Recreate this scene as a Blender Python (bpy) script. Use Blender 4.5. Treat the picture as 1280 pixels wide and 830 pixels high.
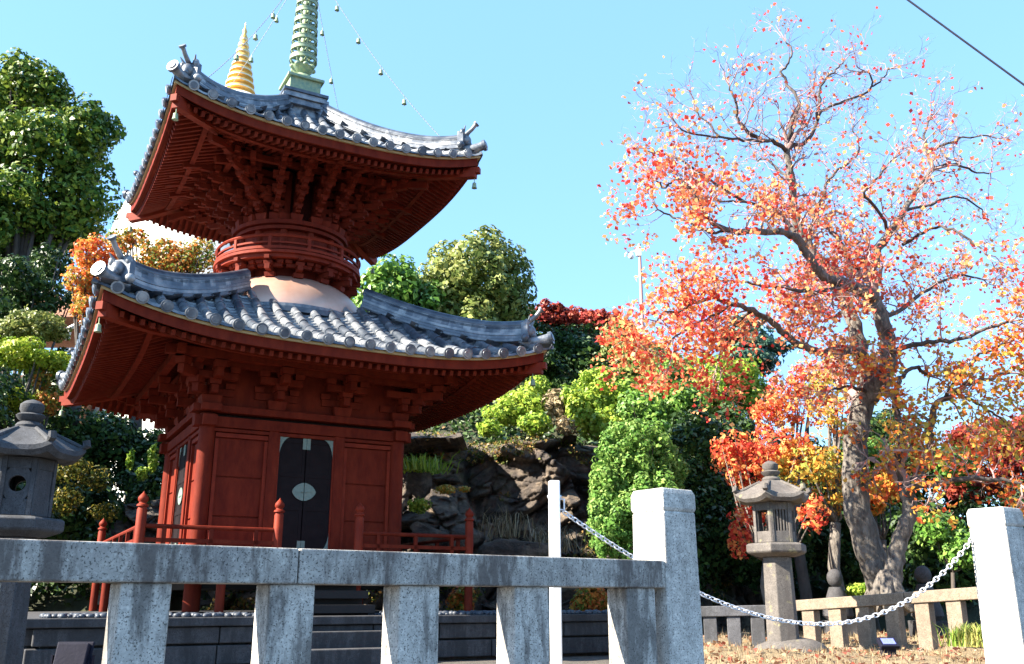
import bpy, math, random
import numpy as np
from mathutils import Vector, Matrix, Quaternion

R = math.radians
EYE = 1.5
scene = bpy.context.scene
for _o in list(bpy.data.objects):
    bpy.data.objects.remove(_o)

# ------------------------------------------------------------------ camera
F_PX, CX, CY = 1160.0, 640.0, 415.0
PITCH = math.atan(335.0 / F_PX)
cam_data = bpy.data.cameras.new("camera")
cam = bpy.data.objects.new("camera", cam_data)
scene.collection.objects.link(cam)
cam.location = (0, 0, EYE)
cam.rotation_euler = (R(90) + PITCH, 0, 0)
cam_data.sensor_width = 36.0
cam_data.lens = 36.0 * F_PX / 1280.0
cam_data.clip_start = 0.05
cam_data.clip_end = 2000
scene.camera = cam

# ------------------------------------------------------------------ light
SUN_AZ, SUN_EL = R(-110), R(36)
world = bpy.data.worlds.new("World")
scene.world = world
world.use_nodes = True
wn = world.node_tree
bg = wn.nodes["Background"]
sky = wn.nodes.new("ShaderNodeTexSky")
sky.sky_type = 'NISHITA'
sky.sun_disc = False
sky.sun_elevation = SUN_EL
sky.sun_rotation = SUN_AZ % (2 * math.pi)
sky.air_density = 1.0
sky.dust_density = 0.2
sky.ozone_density = 1.5
tint = wn.nodes.new("ShaderNodeMix"); tint.data_type = 'RGBA'; tint.blend_type = 'MULTIPLY'
tint.inputs[0].default_value = 1.0
tint.inputs[7].default_value = (0.95, 1.15, 1.36, 1)          # cyan cast of the clear autumn sky
wn.links.new(sky.outputs[0], tint.inputs[6])
even = wn.nodes.new("ShaderNodeMix"); even.data_type = 'RGBA'
even.inputs[0].default_value = 0.5
even.inputs[7].default_value = (1.9, 3.9, 6.6, 1)
wn.links.new(tint.outputs[2], even.inputs[6])
wn.links.new(even.outputs[2], bg.inputs[0])
bg.inputs[1].default_value = 0.060
sun_data = bpy.data.lights.new("sun", 'SUN')
sun_data.energy = 5.0
sun_data.angle = R(0.5)
sun_data.color = (1.0, 0.91, 0.76)
sun = bpy.data.objects.new("sun", sun_data)
scene.collection.objects.link(sun)
S = Vector((math.sin(SUN_AZ) * math.cos(SUN_EL), math.cos(SUN_AZ) * math.cos(SUN_EL), math.sin(SUN_EL)))
sun.rotation_euler = S.to_track_quat('Z', 'Y').to_euler()
sun.location = S * 60
vs = scene.view_settings
vs.view_transform = 'Standard'
vs.look = 'None'
vs.exposure = 2.25
vs.gamma = 1.0

# ------------------------------------------------------------------ helpers
rs = np.random.RandomState(7)
random.seed(7)
COL = scene.collection
WM = {}


def ray(x, y):
    a = x - CX
    b = CY - y
    c, s = math.cos(PITCH), math.sin(PITCH)
    return np.array([a, F_PX * c - b * s, F_PX * s + b * c])


def at(x, y, Y):
    """world point seen at photo pixel x,y at distance Y in front of the camera"""
    r = ray(x, y)
    r = r * (Y / r[1])
    return Vector((r[0], r[1], r[2] + EYE))


def tag(o, label=None, cat=None, group=None, kind=None):
    if label: o['label'] = label
    if cat: o['category'] = cat
    if group: o['group'] = group
    if kind: o['kind'] = kind
    return o


def thing(name, loc, label, cat, group=None, rz=0.0):
    o = bpy.data.objects.new(name, None)
    COL.objects.link(o)
    o.location = loc
    o.rotation_euler = (0, 0, rz)
    o.empty_display_size = 0.2
    WM[o.name] = Matrix.Translation(Vector(loc)) @ Matrix.Rotation(rz, 4, 'Z')
    tag(o, label, cat, group)
    return o


class MB:
    def __init__(self):
        self.v = []
        self.f = []
        self.M = None

    def add(self, vs_, fs_):
        n = len(self.v)
        if self.M is not None:
            vs_ = [tuple(self.M @ Vector(p)) for p in vs_]
        self.v.extend([tuple(p) for p in vs_])
        self.f.extend([tuple(i + n for i in f) for f in fs_])

    def box(self, c, s, rot=None, taper=1.0):
        """c centre, s full sizes, rot 3x3 Matrix, taper scales the top"""
        x, y, z = s[0] / 2, s[1] / 2, s[2] / 2
        P = []
        for sz in (-1, 1):
            k = taper if sz > 0 else 1.0
            for sx, sy in ((-1, -1), (1, -1), (1, 1), (-1, 1)):
                p = Vector((sx * x * k, sy * y * k, sz * z))
                if rot is not None: p = rot @ p
                P.append(p + Vector(c))
        self.add(P, [(3, 2, 1, 0), (4, 5, 6, 7), (0, 1, 5, 4), (1, 2, 6, 5), (2, 3, 7, 6), (3, 0, 4, 7)])

    def bar(self, a, b, w, h, up=(0, 0, 1)):
        a, b = Vector(a), Vector(b)
        d = (b - a)
        L = d.length
        if L < 1e-6: return
        d.normalize()
        side = d.cross(Vector(up))
        if side.length < 1e-4: side = d.cross(Vector((1, 0, 0)))
        side.normalize()
        u2 = side.cross(d).normalized()
        m = Matrix((d, side, u2)).transposed()
        self.box((a + b) / 2, (L, w, h), m)

    def tube(self, pts, rad, n=8, caps=True, phase=0.0):
        pts = [Vector(p) for p in pts]
        if not hasattr(rad, '__len__'): rad = [rad] * len(pts)
        m = len(pts)
        t0 = (pts[1] - pts[0]).normalized()
        ref = Vector((0, 0, 1)) if abs(t0.z) < 0.9 else Vector((1, 0, 0))
        a = t0.cross(ref).normalized()
        V = []
        for i in range(m):
            if i == 0: t = pts[1] - pts[0]
            elif i == m - 1: t = pts[-1] - pts[-2]
            else: t = pts[i + 1] - pts[i - 1]
            if t.length < 1e-9: t = t0.copy()
            t.normalize()
            a = (a - t * a.dot(t))
            if a.length < 1e-5: a = t.orthogonal()
            a.normalize()
            b = t.cross(a)
            for k in range(n):
                an = 2 * math.pi * k / n + phase
                V.append(pts[i] + (a * math.cos(an) + b * math.sin(an)) * rad[i])
        Fs = []
        for i in range(m - 1):
            for k in range(n):
                k2 = (k + 1) % n
                Fs.append((i * n + k, i * n + k2, (i + 1) * n + k2, (i + 1) * n + k))
        if caps:
            Fs.append(tuple(range(n - 1, -1, -1)))
            Fs.append(tuple((m - 1) * n + k for k in range(n)))
        self.add(V, Fs)

    def lathe(self, prof, n=24, c=(0, 0, 0), phase=0.0, caps=True):
        V = []
        for r, z in prof:
            for k in range(n):
                an = 2 * math.pi * k / n + phase
                V.append((c[0] + r * math.cos(an), c[1] + r * math.sin(an), c[2] + z))
        m = len(prof)
        Fs = []
        for i in range(m - 1):
            for k in range(n):
                k2 = (k + 1) % n
                Fs.append((i * n + k, i * n + k2, (i + 1) * n + k2, (i + 1) * n + k))
        if caps:
            Fs.append(tuple(range(n - 1, -1, -1)))
            Fs.append(tuple((m - 1) * n + k for k in range(n)))
        self.add(V, Fs)

    def ring(self, r, z, h, w, n=40, c=(0, 0)):
        """flat band: outer radius r, height h centred at z, radial width w"""
        self.lathe_closed([(r - w, z - h / 2), (r, z - h / 2), (r, z + h / 2), (r - w, z + h / 2)], n, c)

    def lathe_closed(self, prof, n, c=(0, 0)):
        V = []
        m = len(prof)
        for r, z in prof:
            for k in range(n):
                an = 2 * math.pi * k / n
                V.append((c[0] + r * math.cos(an), c[1] + r * math.sin(an), z))
        Fs = []
        for i in range(m):
            j = (i + 1) % m
            for k in range(n):
                k2 = (k + 1) % n
                Fs.append((i * n + k, i * n + k2, j * n + k2, j * n + k))
        self.add(V, Fs)

    def ball(self, c, r, n=10, m=7, sc=(1, 1, 1)):
        V = [];
        Fs = []
        for i in range(m + 1):
            th = math.pi * i / m
            for k in range(n):
                an = 2 * math.pi * k / n
                V.append((c[0] + r * sc[0] * math.sin(th) * math.cos(an), c[1] + r * sc[1] * math.sin(th) * math.sin(an), c[2] + r * sc[2] * math.cos(th)))
        for i in range(m):
            for k in range(n):
                k2 = (k + 1) % n
                Fs.append((i * n + k, (i + 1) * n + k, (i + 1) * n + k2, i * n + k2))
        self.add(V, Fs)

    def torus(self, c, R1, r, ax, ay, n=10, m=5, st=1.0):
        """stretched torus in plane ax, ay"""
        c = Vector(c); ax = Vector(ax).normalized(); ay = Vector(ay).normalized(); az = ax.cross(ay)
        V = []; Fs = []
        for i in range(n):
            t = 2 * math.pi * i / n
            d = ax * math.cos(t) * st + ay * math.sin(t)
            rd = (ax * math.cos(t) + ay * math.sin(t))
            for k in range(m):
                p = 2 * math.pi * k / m
                V.append(c + d * R1 + rd * (r * math.cos(p)) + az * (r * math.sin(p)))
        for i in range(n):
            i2 = (i + 1) % n
            for k in range(m):
                k2 = (k + 1) % m
                Fs.append((i * m + k, i2 * m + k, i2 * m + k2, i * m + k2))
        self.add(V, Fs)

    def build(self, name, mat, parent=None, smooth=False, bevel=0.0, local=False, origin=None):
        V = np.array([tuple(p) for p in self.v], dtype=float)
        if parent is not None and not local:
            Mi = np.array(WM[parent.name].inverted())
            V = V @ Mi[:3, :3].T + Mi[:3, 3]
        if parent is None and origin is not None:
            V = V - np.array(tuple(origin))
        me = bpy.data.meshes.new(name)
        me.from_pydata(V.tolist(), [], self.f)
        me.update()
        return finish(name, me, mat, parent, smooth, bevel, origin)


def finish(name, me, mat, parent=None, smooth=False, bevel=0.0, origin=None):
    me.materials.append(mat)
    o = bpy.data.objects.new(name, me)
    COL.objects.link(o)
    if parent is not None:
        o.parent = parent
        if parent.name in WM: WM[o.name] = WM[parent.name]
    elif origin is not None:
        o.location = origin
    if smooth:
        me.polygons.foreach_set('use_smooth', [True] * len(me.polygons))
        if smooth != 'all':
            try: me.set_sharp_from_angle(angle=R(40))
            except Exception: pass
    if bevel > 0:
        b = o.modifiers.new('bevel', 'BEVEL')
        b.width = bevel; b.segments = 2; b.limit_method = 'ANGLE'; b.angle_limit = R(35)
    if parent is None: WM[o.name] = Matrix.Translation(Vector(origin) if origin is not None else Vector((0, 0, 0)))
    return o


def poly_mesh(name, V, quads):
    """fast mesh from arrays; quads (n,k)"""
    me = bpy.data.meshes.new(name)
    V = np.ascontiguousarray(V, dtype=np.float32)
    q = np.ascontiguousarray(quads, dtype=np.int32)
    me.vertices.add(len(V)); me.vertices.foreach_set('co', V.ravel())
    me.loops.add(q.size); me.loops.foreach_set('vertex_index', q.ravel())
    me.polygons.add(len(q))
    me.polygons.foreach_set('loop_start', np.arange(0, q.size, q.shape[1], dtype=np.int32))
    me.update(calc_edges=True)
    return me


def unit(a):
    return a / np.maximum(np.linalg.norm(a, axis=1, keepdims=True), 1e-9)


def leaf_arrays(P, N, size, aspect=0.55, bend=0.18):
    """diamond leaves, 4 verts each with slight fold"""
    n = len(P)
    N = unit(N)
    t = unit(np.cross(N, unit(rs.normal(size=(n, 3)))))
    b = np.cross(N, t)
    s = (size if hasattr(size, '__len__') else np.full(n, size))[:, None]
    V = np.empty((n, 4, 3))
    V[:, 0] = P - t * s * 0.5
    V[:, 1] = P + b * s * 0.5 * aspect + N * s * bend - t * s * 0.05
    V[:, 2] = P + t * s * 0.5
    V[:, 3] = P - b * s * 0.5 * aspect + N * s * bend - t * s * 0.05
    Q = np.arange(n * 4).reshape(n, 4)
    return V.reshape(-1, 3), Q


def foliage(name, P, N, size, mat, parent, aspect=0.55, bend=0.18):
    V, Q = leaf_arrays(P, N, size, aspect, bend)
    Mi = np.array(WM[parent.name].inverted())
    V = V @ Mi[:3, :3].T + Mi[:3, 3]
    me = poly_mesh(name, V, Q)
    return finish(name, me, mat, parent)


def noise3(P, seed=0, sc=1.0):
    """cheap smooth pseudo-noise in -1..1 from summed sines"""
    r = np.random.RandomState(seed)
    out = np.zeros(len(P))
    for k in range(6):
        d = unit(r.normal(size=(1, 3)))[0] * sc * (1 + 0.8 * k)
        out += np.sin(P @ d + r.uniform(0, 6.28)) / (1 + 0.5 * k)
    return out / 2.6


def crown_points(c, rad, n, sub=14, subr=0.42, seed=1, depth=0.35, flat=1.0, lumps=True):
    """points + normals spread through an uneven crown of many small clumps"""
    r = np.random.RandomState(seed)
    c = np.array(tuple(c)); rad = np.array(rad)
    cs = []
    k = int(sub)
    for i in range(k):
        z = 1 - 2 * (i + 0.5) / k
        a = i * 2.39996 + r.uniform(-.4, .4)
        d = np.array([math.sqrt(1 - z * z) * math.cos(a), math.sqrt(1 - z * z) * math.sin(a), z])
        rr = (1 - subr) * r.uniform(0.75, 1.12)
        cs.append((d * rr, subr * r.uniform(0.65, 1.25)))
    cs.append((np.zeros(3), 0.62))
    w = np.array([s ** 2 for _, s in cs]); w /= w.sum()
    idx = r.choice(len(cs), size=n, p=w)
    C0 = np.array([x for x, _ in cs])[idx]
    S0 = np.array([s for _, s in cs])[idx]
    D = unit(r.normal(size=(n, 3)))
    rr = 1 - depth * r.uniform(0, 1, n) ** 1.6
    rr *= 1 + 0.24 * noise3(D * 3 + C0 * 5, seed, 1.6)
    rr *= np.where(r.uniform(0, 1, n) > 0.96, r.uniform(1.0, 1.25, n), 1.0)
    loc = C0 + D * (S0 * rr)[:, None] * np.array([1, 1, flat])
    P = c + loc * rad
    keep = noise3(P * 1.0, seed + 3, 2.2 / max(0.35, float(np.mean(rad)))) < 0.50
    P, D, loc = P[keep], D[keep], loc[keep]
    n = len(P)
    N = unit(D + 0.25 * unit(loc + 1e-6) + 0.75 * r.normal(size=(n, 3)) * 0.6 + np.array([0, 0, 0.25]))
    return P, N


# ------------------------------------------------------------------ materials
def nodes_of(name):
    m = bpy.data.materials.new(name)
    m.use_nodes = True
    nt = m.node_tree
    return m, nt, nt.nodes['Principled BSDF'], nt.nodes['Material Output']


def ramp(nt, fac, stops):
    r = nt.nodes.new('ShaderNodeValToRGB')
    el = r.color_ramp.elements
    while len(el) < len(stops): el.new(0.5)
    for e, (p, c) in zip(el, stops):
        e.position = p
        e.color = (c[0], c[1], c[2], 1) if hasattr(c, '__len__') else (c, c, c, 1)
    nt.links.new(fac, r.inputs[0])
    return r.outputs[0]


def noise(nt, scale, detail=4, rough=0.55, vec=None, stretch=None, coord='Object'):
    n = nt.nodes.new('ShaderNodeTexNoise')
    n.inputs['Scale'].default_value = scale
    n.inputs['Detail'].default_value = detail
    n.inputs['Roughness'].default_value = rough
    tc = nt.nodes.new('ShaderNodeTexCoord')
    v = tc.outputs[coord]
    if stretch:
        mp = nt.nodes.new('ShaderNodeMapping')
        mp.inputs['Scale'].default_value = stretch
        nt.links.new(v, mp.inputs[0]); v = mp.outputs[0]
    nt.links.new(v, n.inputs['Vector'])
    return n.outputs['Fac']


def mix(nt, fac, a, b, mode='MIX'):
    m = nt.nodes.new('ShaderNodeMix')
    m.data_type = 'RGBA'; m.blend_type = mode
    for sock, val in ((m.inputs[0], fac), (m.inputs[6], a), (m.inputs[7], b)):
        if hasattr(val, 'is_linked'): nt.links.new(val, sock)
        elif hasattr(val, '__len__'): sock.default_value = (val[0], val[1], val[2], 1)
        else: sock.default_value = val
    return m.outputs[2]


def bump(nt, b, h, strength=0.3, dist=0.01):
    n = nt.nodes.new('ShaderNodeBump')
    n.inputs['Strength'].default_value = strength
    n.inputs['Distance'].default_value = dist
    nt.links.new(h, n.inputs['Height'])
    nt.links.new(n.outputs[0], b.inputs['Normal'])


def simple(name, c1, c2, scale=4, rough=0.7, metal=0.0, bs=0.2, bscale=40, stretch=None, spec=None, bd=0.01):
    m, nt, b, out = nodes_of(name)
    f = noise(nt, scale, 6, 0.6, stretch=stretch)
    col = ramp(nt, f, [(0.3, c1), (0.7, c2)])
    nt.links.new(col, b.inputs['Base Color'])
    b.inputs['Roughness'].default_value = rough
    b.inputs['Metallic'].default_value = metal
    if spec is not None: b.inputs['Specular IOR Level'].default_value = spec
    if bs: bump(nt, b, noise(nt, bscale, 5, 0.6, stretch=stretch), bs, bd)
    return m


def granite(name, light, dark, stain_amt=0.6, speck=90.0, stain=(0.07, 0.06, 0.055), lich=None):
    m, nt, b, out = nodes_of(name)
    base = ramp(nt, noise(nt, 5, 4), [(0.3, dark), (0.7, light)])
    sp = ramp(nt, noise(nt, speck, 2, 0.6), [(0.36, 0.12), (0.43, 1.0)])
    sp2 = ramp(nt, noise(nt, speck * 0.45, 2, 0.5), [(0.56, 1.0), (0.66, 1.3)])
    c = mix(nt, 0.85, base, sp, 'MULTIPLY')
    c = mix(nt, 1.0, c, sp2, 'MULTIPLY')
    s1 = noise(nt, 4.2, 9, 0.72, stretch=(1.3, 1.3, 0.3))
    st = ramp(nt, s1, [(0.46, 0.0), (0.56, 1.0)])
    mm = nt.nodes.new('ShaderNodeMath'); mm.operation = 'MULTIPLY'
    nt.links.new(st, mm.inputs[0]); mm.inputs[1].default_value = stain_amt
    c = mix(nt, mm.outputs[0], c, stain)
    if lich:
        l = ramp(nt, noise(nt, 7, 5, 0.7), [(0.60, 0.0), (0.68, 0.8)])
        c = mix(nt, l, c, lich)
    nt.links.new(c, b.inputs['Base Color'])
    b.inputs['Roughness'].default_value = 0.85
    mot = ramp(nt, noise(nt, 22, 8, 0.75), [(0.32, 0.72), (0.68, 1.18)])
    fin_ = mix(nt, 1.0, c, mot, 'MULTIPLY')
    nt.links.new(fin_, b.inputs['Base Color'])
    bump(nt, b, noise(nt, 70, 4, 0.7), 0.45, 0.006)
    return m


def leafmat(name, cols, sc=0.7, trans=0.35, var=0.5, gloss=0.25):
    """cols: colour stops across clumps; random per leaf variation"""
    m = bpy.data.materials.new(name); m.use_nodes = True
    nt = m.node_tree; nt.nodes.clear()
    out = nt.nodes.new('ShaderNodeOutputMaterial')
    geo = nt.nodes.new('ShaderNodeNewGeometry')
    f = noise(nt, sc, 3, 0.5)
    ma = nt.nodes.new('ShaderNodeMath'); ma.operation = 'MULTIPLY_ADD'
    nt.links.new(geo.outputs['Random Per Island'], ma.inputs[0]); ma.inputs[1].default_value = var
    nt.links.new(f, ma.inputs[2])
    mb = nt.nodes.new('ShaderNodeMath'); mb.operation = 'SUBTRACT'
    nt.links.new(ma.outputs[0], mb.inputs[0]); mb.inputs[1].default_value = var / 2
    k = len(cols)
    col = ramp(nt, mb.outputs[0], [(0.25 + 0.5 * i / max(k - 1, 1), c) for i, c in enumerate(cols)])
    d = nt.nodes.new('ShaderNodeBsdfDiffuse'); nt.links.new(col, d.inputs[0])
    t = nt.nodes.new('ShaderNodeBsdfTranslucent'); nt.links.new(col, t.inputs[0])
    g = nt.nodes.new('ShaderNodeBsdfGlossy'); g.inputs['Roughness'].default_value = 0.5
    g.inputs['Color'].default_value = (0.5, 0.5, 0.5, 1)
    m1 = nt.nodes.new('ShaderNodeMixShader'); m1.inputs[0].default_value = trans
    nt.links.new(d.outputs[0], m1.inputs[1]); nt.links.new(t.outputs[0], m1.inputs[2])
    fr = nt.nodes.new('ShaderNodeFresnel'); fr.inputs[0].default_value = 1.3
    mm = nt.nodes.new('ShaderNodeMath'); mm.operation = 'MULTIPLY'; mm.inputs[1].default_value = gloss * 0.35
    nt.links.new(fr.outputs[0], mm.inputs[0])
    m2 = nt.nodes.new('ShaderNodeMixShader')
    nt.links.new(mm.outputs[0], m2.inputs[0]); nt.links.new(m1.outputs[0], m2.inputs[1]); nt.links.new(g.outputs[0], m2.inputs[2])
    nt.links.new(m2.outputs[0], out.inputs[0])
    return m


M = {}
M['red'] = simple('vermilion', (0.092, 0.0095, 0.0045), (0.170, 0.0225, 0.0090), 5.0, 0.7, 0, 0.25, 30, stretch=(1.6, 1.6, 0.6), spec=0.12)
M['red_end'] = simple('vermilion_trim', (0.14, 0.0145, 0.006), (0.22, 0.028, 0.011), 6, 0.65, spec=0.15)
M['red_shadow'] = simple('vermilion_shaded', (0.03, 0.006, 0.005), (0.06, 0.010, 0.007), 4, 0.8, spec=0.1)  # vermilion darkened to paint the shade between the upper bracket arms
M['door'] = simple('dark_door', (0.010, 0.007, 0.008), (0.016, 0.011, 0.012), 8, 0.6, spec=0.08)
M['void'] = simple('dark_interior', (0.012, 0.01, 0.01), (0.02, 0.015, 0.014), 3, 0.9)
M['verd'] = simple('verdigris', (0.12, 0.22, 0.17), (0.34, 0.38, 0.20), 14, 0.55, 0.1)
M['verd_pale'] = simple('verdigris_fitting', (0.12, 0.18, 0.155), (0.19, 0.25, 0.21), 30, 0.6)
M['gilt'] = simple('gilding', (0.80, 0.42, 0.08), (0.90, 0.58, 0.20), 5, 0.42, 0.55, 0.1)
M['pale_gilt'] = simple('pale_gilding', (0.78, 0.62, 0.42), (0.84, 0.72, 0.54), 5, 0.5, 0.2)
M['copper'] = simple('copper_sheet', (0.56, 0.31, 0.22), (0.72, 0.47, 0.36), 1.6, 0.42, 0.55, 0.06, 6, bd=0.02)
M['tan'] = simple('pale_board', (0.35, 0.26, 0.12), (0.46, 0.35, 0.18), 5, 0.75)
M['white'] = simple('white_paint', (0.78, 0.79, 0.80), (0.84, 0.84, 0.84), 2, 0.45)
M['chain'] = simple('galvanised', (0.60, 0.61, 0.65), (0.72, 0.72, 0.74), 20, 0.35, 0.4)
M['old_iron'] = simple('stay_chain_metal', (0.16, 0.17, 0.18), (0.28, 0.29, 0.30), 12, 0.6)
M['plaster'] = simple('white_plaster', (0.76, 0.75, 0.72), (0.84, 0.83, 0.80), 1.2, 0.8)
M['brownroof'] = simple('brown_roof', (0.16, 0.07, 0.04), (0.24, 0.11, 0.06), 6, 0.8)
M['cable'] = simple('black_cable', (0.02, 0.02, 0.03), (0.03, 0.03, 0.05), 4, 0.6)
M['blackplastic'] = simple('black_plastic', (0.008, 0.008, 0.016), (0.014, 0.014, 0.026), 8, 0.6, spec=0.1)
M['panel'] = simple('solar_panel', (0.10, 0.13, 0.45), (0.18, 0.2, 0.6), 60, 0.2)
M['pole'] = simple('pink_pole', (0.42, 0.20, 0.18), (0.52, 0.28, 0.24), 3, 0.6)
M['granite'] = granite('granite_grey', (0.54, 0.505, 0.455), (0.43, 0.405, 0.37), 0.75, 120)
M['granite_rail'] = granite('granite_weathered', (0.44, 0.41, 0.365), (0.28, 0.26, 0.24), 0.9, 115, (0.095, 0.078, 0.070))
M['granite_post'] = granite('granite_gate', (0.56, 0.53, 0.48), (0.48, 0.455, 0.42), 0.3, 120)
M['stone_lantern'] = granite('lantern_stone', (0.135, 0.118, 0.105), (0.09, 0.08, 0.073), 0.5, 160, (0.06, 0.05, 0.045), lich=(0.22, 0.20, 0.11))  # base colour lowered to carry the shade over the right lantern
M['fence_shaded'] = granite('shaded_fence_stone', (0.11, 0.11, 0.12), (0.065, 0.065, 0.075), 0.55, 150, (0.03, 0.03, 0.03))  # tree shade on the left low fence painted in as darker stone
M['stone_shade'] = granite('lantern_stone_shaded', (0.060, 0.062, 0.070), (0.038, 0.040, 0.046), 0.5, 120, (0.018, 0.018, 0.02))  # left lantern stone darkened, its shade put into the colour
M['stone_pale'] = granite('pale_kerb_stone', (0.25, 0.195, 0.14), (0.19, 0.145, 0.105), 0.35, 150, (0.12, 0.09, 0.07))
M['stone_base'] = granite('platform_stone', (0.065, 0.062, 0.065), (0.035, 0.034, 0.038), 0.7, 110, (0.018, 0.018, 0.02))
M['bark'] = simple('grey_bark', (0.035, 0.028, 0.024), (0.20, 0.175, 0.15), 15, 0.9, 0, 1.0, 22, stretch=(1, 1, 0.35), bd=0.05)
M['bark_dark'] = simple('dark_bark', (0.035, 0.028, 0.024), (0.09, 0.075, 0.065), 8, 0.9, 0, 0.8, 20, stretch=(1, 1, 0.4), bd=0.03)
M['twig'] = simple('pale_twig', (0.20, 0.125, 0.115), (0.36, 0.25, 0.235), 6, 0.8)


def tilemat():
    m, nt, b, out = nodes_of('smoked_tile')
    f = noise(nt, 5, 5, 0.6)
    geo = nt.nodes.new('ShaderNodeNewGeometry')
    ma = nt.nodes.new('ShaderNodeMath'); ma.operation = 'MULTIPLY_ADD'
    nt.links.new(geo.outputs['Random Per Island'], ma.inputs[0]); ma.inputs[1].default_value = 0.35
    nt.links.new(f, ma.inputs[2])
    col = ramp(nt, ma.outputs[0], [(0.42, (0.045, 0.058, 0.080)), (0.66, (0.105, 0.12, 0.145)), (0.9, (0.30, 0.31, 0.32))])
    nt.links.new(col, b.inputs['Base Color'])
    b.inputs['Metallic'].default_value = 0.25
    r = ramp(nt, f, [(0.3, 0.28), (0.7, 0.46)])
    nt.links.new(r, b.inputs['Roughness'])
    bump(nt, b, noise(nt, 60, 3), 0.1)
    return m


M['tile'] = tilemat()


def rockmat():
    m, nt, b, out = nodes_of('cliff_rock')
    f = noise(nt, 1.6, 10, 0.7)
    c = ramp(nt, f, [(0.30, (0.024, 0.020, 0.019)), (0.47, (0.075, 0.058, 0.048)), (0.60, (0.19, 0.145, 0.105)), (0.74, (0.34, 0.26, 0.185))])
    g = ramp(nt, noise(nt, 0.9, 6, 0.7), [(0.56, 0.0), (0.66, 0.7)])
    c = mix(nt, g, c, (0.04, 0.045, 0.016))
    nt.links.new(c, b.inputs['Base Color'])
    b.inputs['Roughness'].default_value = 0.9
    bump(nt, b, noise(nt, 7, 10, 0.72), 1.0, 0.12)
    return m


M['rock'] = rockmat()


def soil(name, a, b_, c_, sc=1.4):
    m, nt, b, out = nodes_of(name)
    col = ramp(nt, noise(nt, sc, 8, 0.7), [(0.3, a), (0.5, b_), (0.72, c_)])
    nt.links.new(col, b.inputs['Base Color'])
    b.inputs['Roughness'].default_value = 0.95
    bump(nt, b, noise(nt, 25, 6, 0.7), 0.8, 0.04)
    return m


M['soil'] = soil('hill_soil', (0.02, 0.022, 0.012), (0.035, 0.04, 0.018), (0.07, 0.055, 0.03))
M['gravel_ground'] = soil('yard_ground', (0.05, 0.045, 0.04), (0.08, 0.07, 0.06), (0.13, 0.11, 0.09), 6)
M['street'] = soil('asphalt', (0.045, 0.045, 0.045), (0.055, 0.055, 0.055), (0.07, 0.07, 0.068), 30)
M['lawn'] = soil('dry_lawn', (0.12, 0.08, 0.045), (0.20, 0.145, 0.08), (0.30, 0.235, 0.13), 5)
M['pebble'] = simple('dark_pebbles', (0.015, 0.02, 0.03), (0.07, 0.08, 0.10), 25, 0.5)

# leaves
L = {}
L['tallow'] = leafmat('autumn_leaves', [(0.60, 0.06, 0.05), (0.74, 0.13, 0.07), (0.82, 0.28, 0.12), (0.84, 0.48, 0.19)], 0.55, 0.5, 0.75)
L['tallow2'] = leafmat('autumn_leaves_gold', [(0.62, 0.10, 0.04), (0.74, 0.24, 0.05), (0.72, 0.42, 0.08), (0.50, 0.42, 0.08)], 0.8, 0.45, 0.7)
L['maple_red'] = leafmat('maple_red', [(0.50, 0.05, 0.035), (0.72, 0.13, 0.07), (0.80, 0.28, 0.10), (0.78, 0.42, 0.14)], 0.9, 0.5, 0.8)
L['maple_orange'] = leafmat('maple_orange', [(0.62, 0.10, 0.03), (0.72, 0.20, 0.05), (0.70, 0.34, 0.07), (0.30, 0.28, 0.05)], 0.9, 0.45, 0.6)
L['maple_dark'] = leafmat('maple_rust', [(0.17, 0.022, 0.022), (0.30, 0.045, 0.032), (0.42, 0.10, 0.05)], 0.9, 0.4, 0.6)
L['hedge_red'] = leafmat('hedge_red', [(0.24, 0.03, 0.03), (0.38, 0.055, 0.045), (0.46, 0.11, 0.06)], 0.9, 0.4, 0.6)
L['dimyellow'] = leafmat('dim_yellow_green', [(0.03, 0.05, 0.012), (0.10, 0.11, 0.02), (0.22, 0.17, 0.03)], 1.4, 0.4, 0.7)
L['gold'] = leafmat('golden_leaves', [(0.72, 0.26, 0.05), (0.78, 0.40, 0.07), (0.62, 0.46, 0.10), (0.30, 0.34, 0.07)], 0.8, 0.45, 0.6)
L['bright'] = leafmat('fresh_green', [(0.13, 0.24, 0.025), (0.27, 0.40, 0.05), (0.44, 0.52, 0.08)], 0.9, 0.35, 0.6)
L['green'] = leafmat('mid_green', [(0.06, 0.15, 0.025), (0.12, 0.25, 0.04), (0.22, 0.36, 0.07)], 0.8, 0.3, 0.6, 0.4)
L['olive'] = leafmat('olive_green', [(0.09, 0.13, 0.03), (0.19, 0.24, 0.06), (0.33, 0.35, 0.11)], 0.7, 0.3, 0.7, 0.35)
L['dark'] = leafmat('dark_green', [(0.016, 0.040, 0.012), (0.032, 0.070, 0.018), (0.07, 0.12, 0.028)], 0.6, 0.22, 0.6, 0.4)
L['tall'] = leafmat('tall_tree_green', [(0.035, 0.085, 0.016), (0.07, 0.14, 0.024), (0.22, 0.28, 0.04)], 0.25, 0.3, 0.6, 0.3)
L['cedar'] = leafmat('cedar_green', [(0.04, 0.10, 0.08), (0.07, 0.15, 0.11), (0.12, 0.2, 0.14)], 0.8, 0.2, 0.5)
L['pine'] = leafmat('pine_green', [(0.14, 0.24, 0.02), (0.28, 0.38, 0.03), (0.42, 0.46, 0.06)], 1.2, 0.3, 0.6)
L['dry'] = leafmat('dry_stems', [(0.18, 0.13, 0.075), (0.30, 0.235, 0.14), (0.42, 0.34, 0.21)], 2.0, 0.3, 0.8)
L['bush'] = leafmat('pale_green', [(0.07, 0.17, 0.03), (0.14, 0.28, 0.055), (0.27, 0.40, 0.10)], 1.0, 0.35, 0.6)
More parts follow.
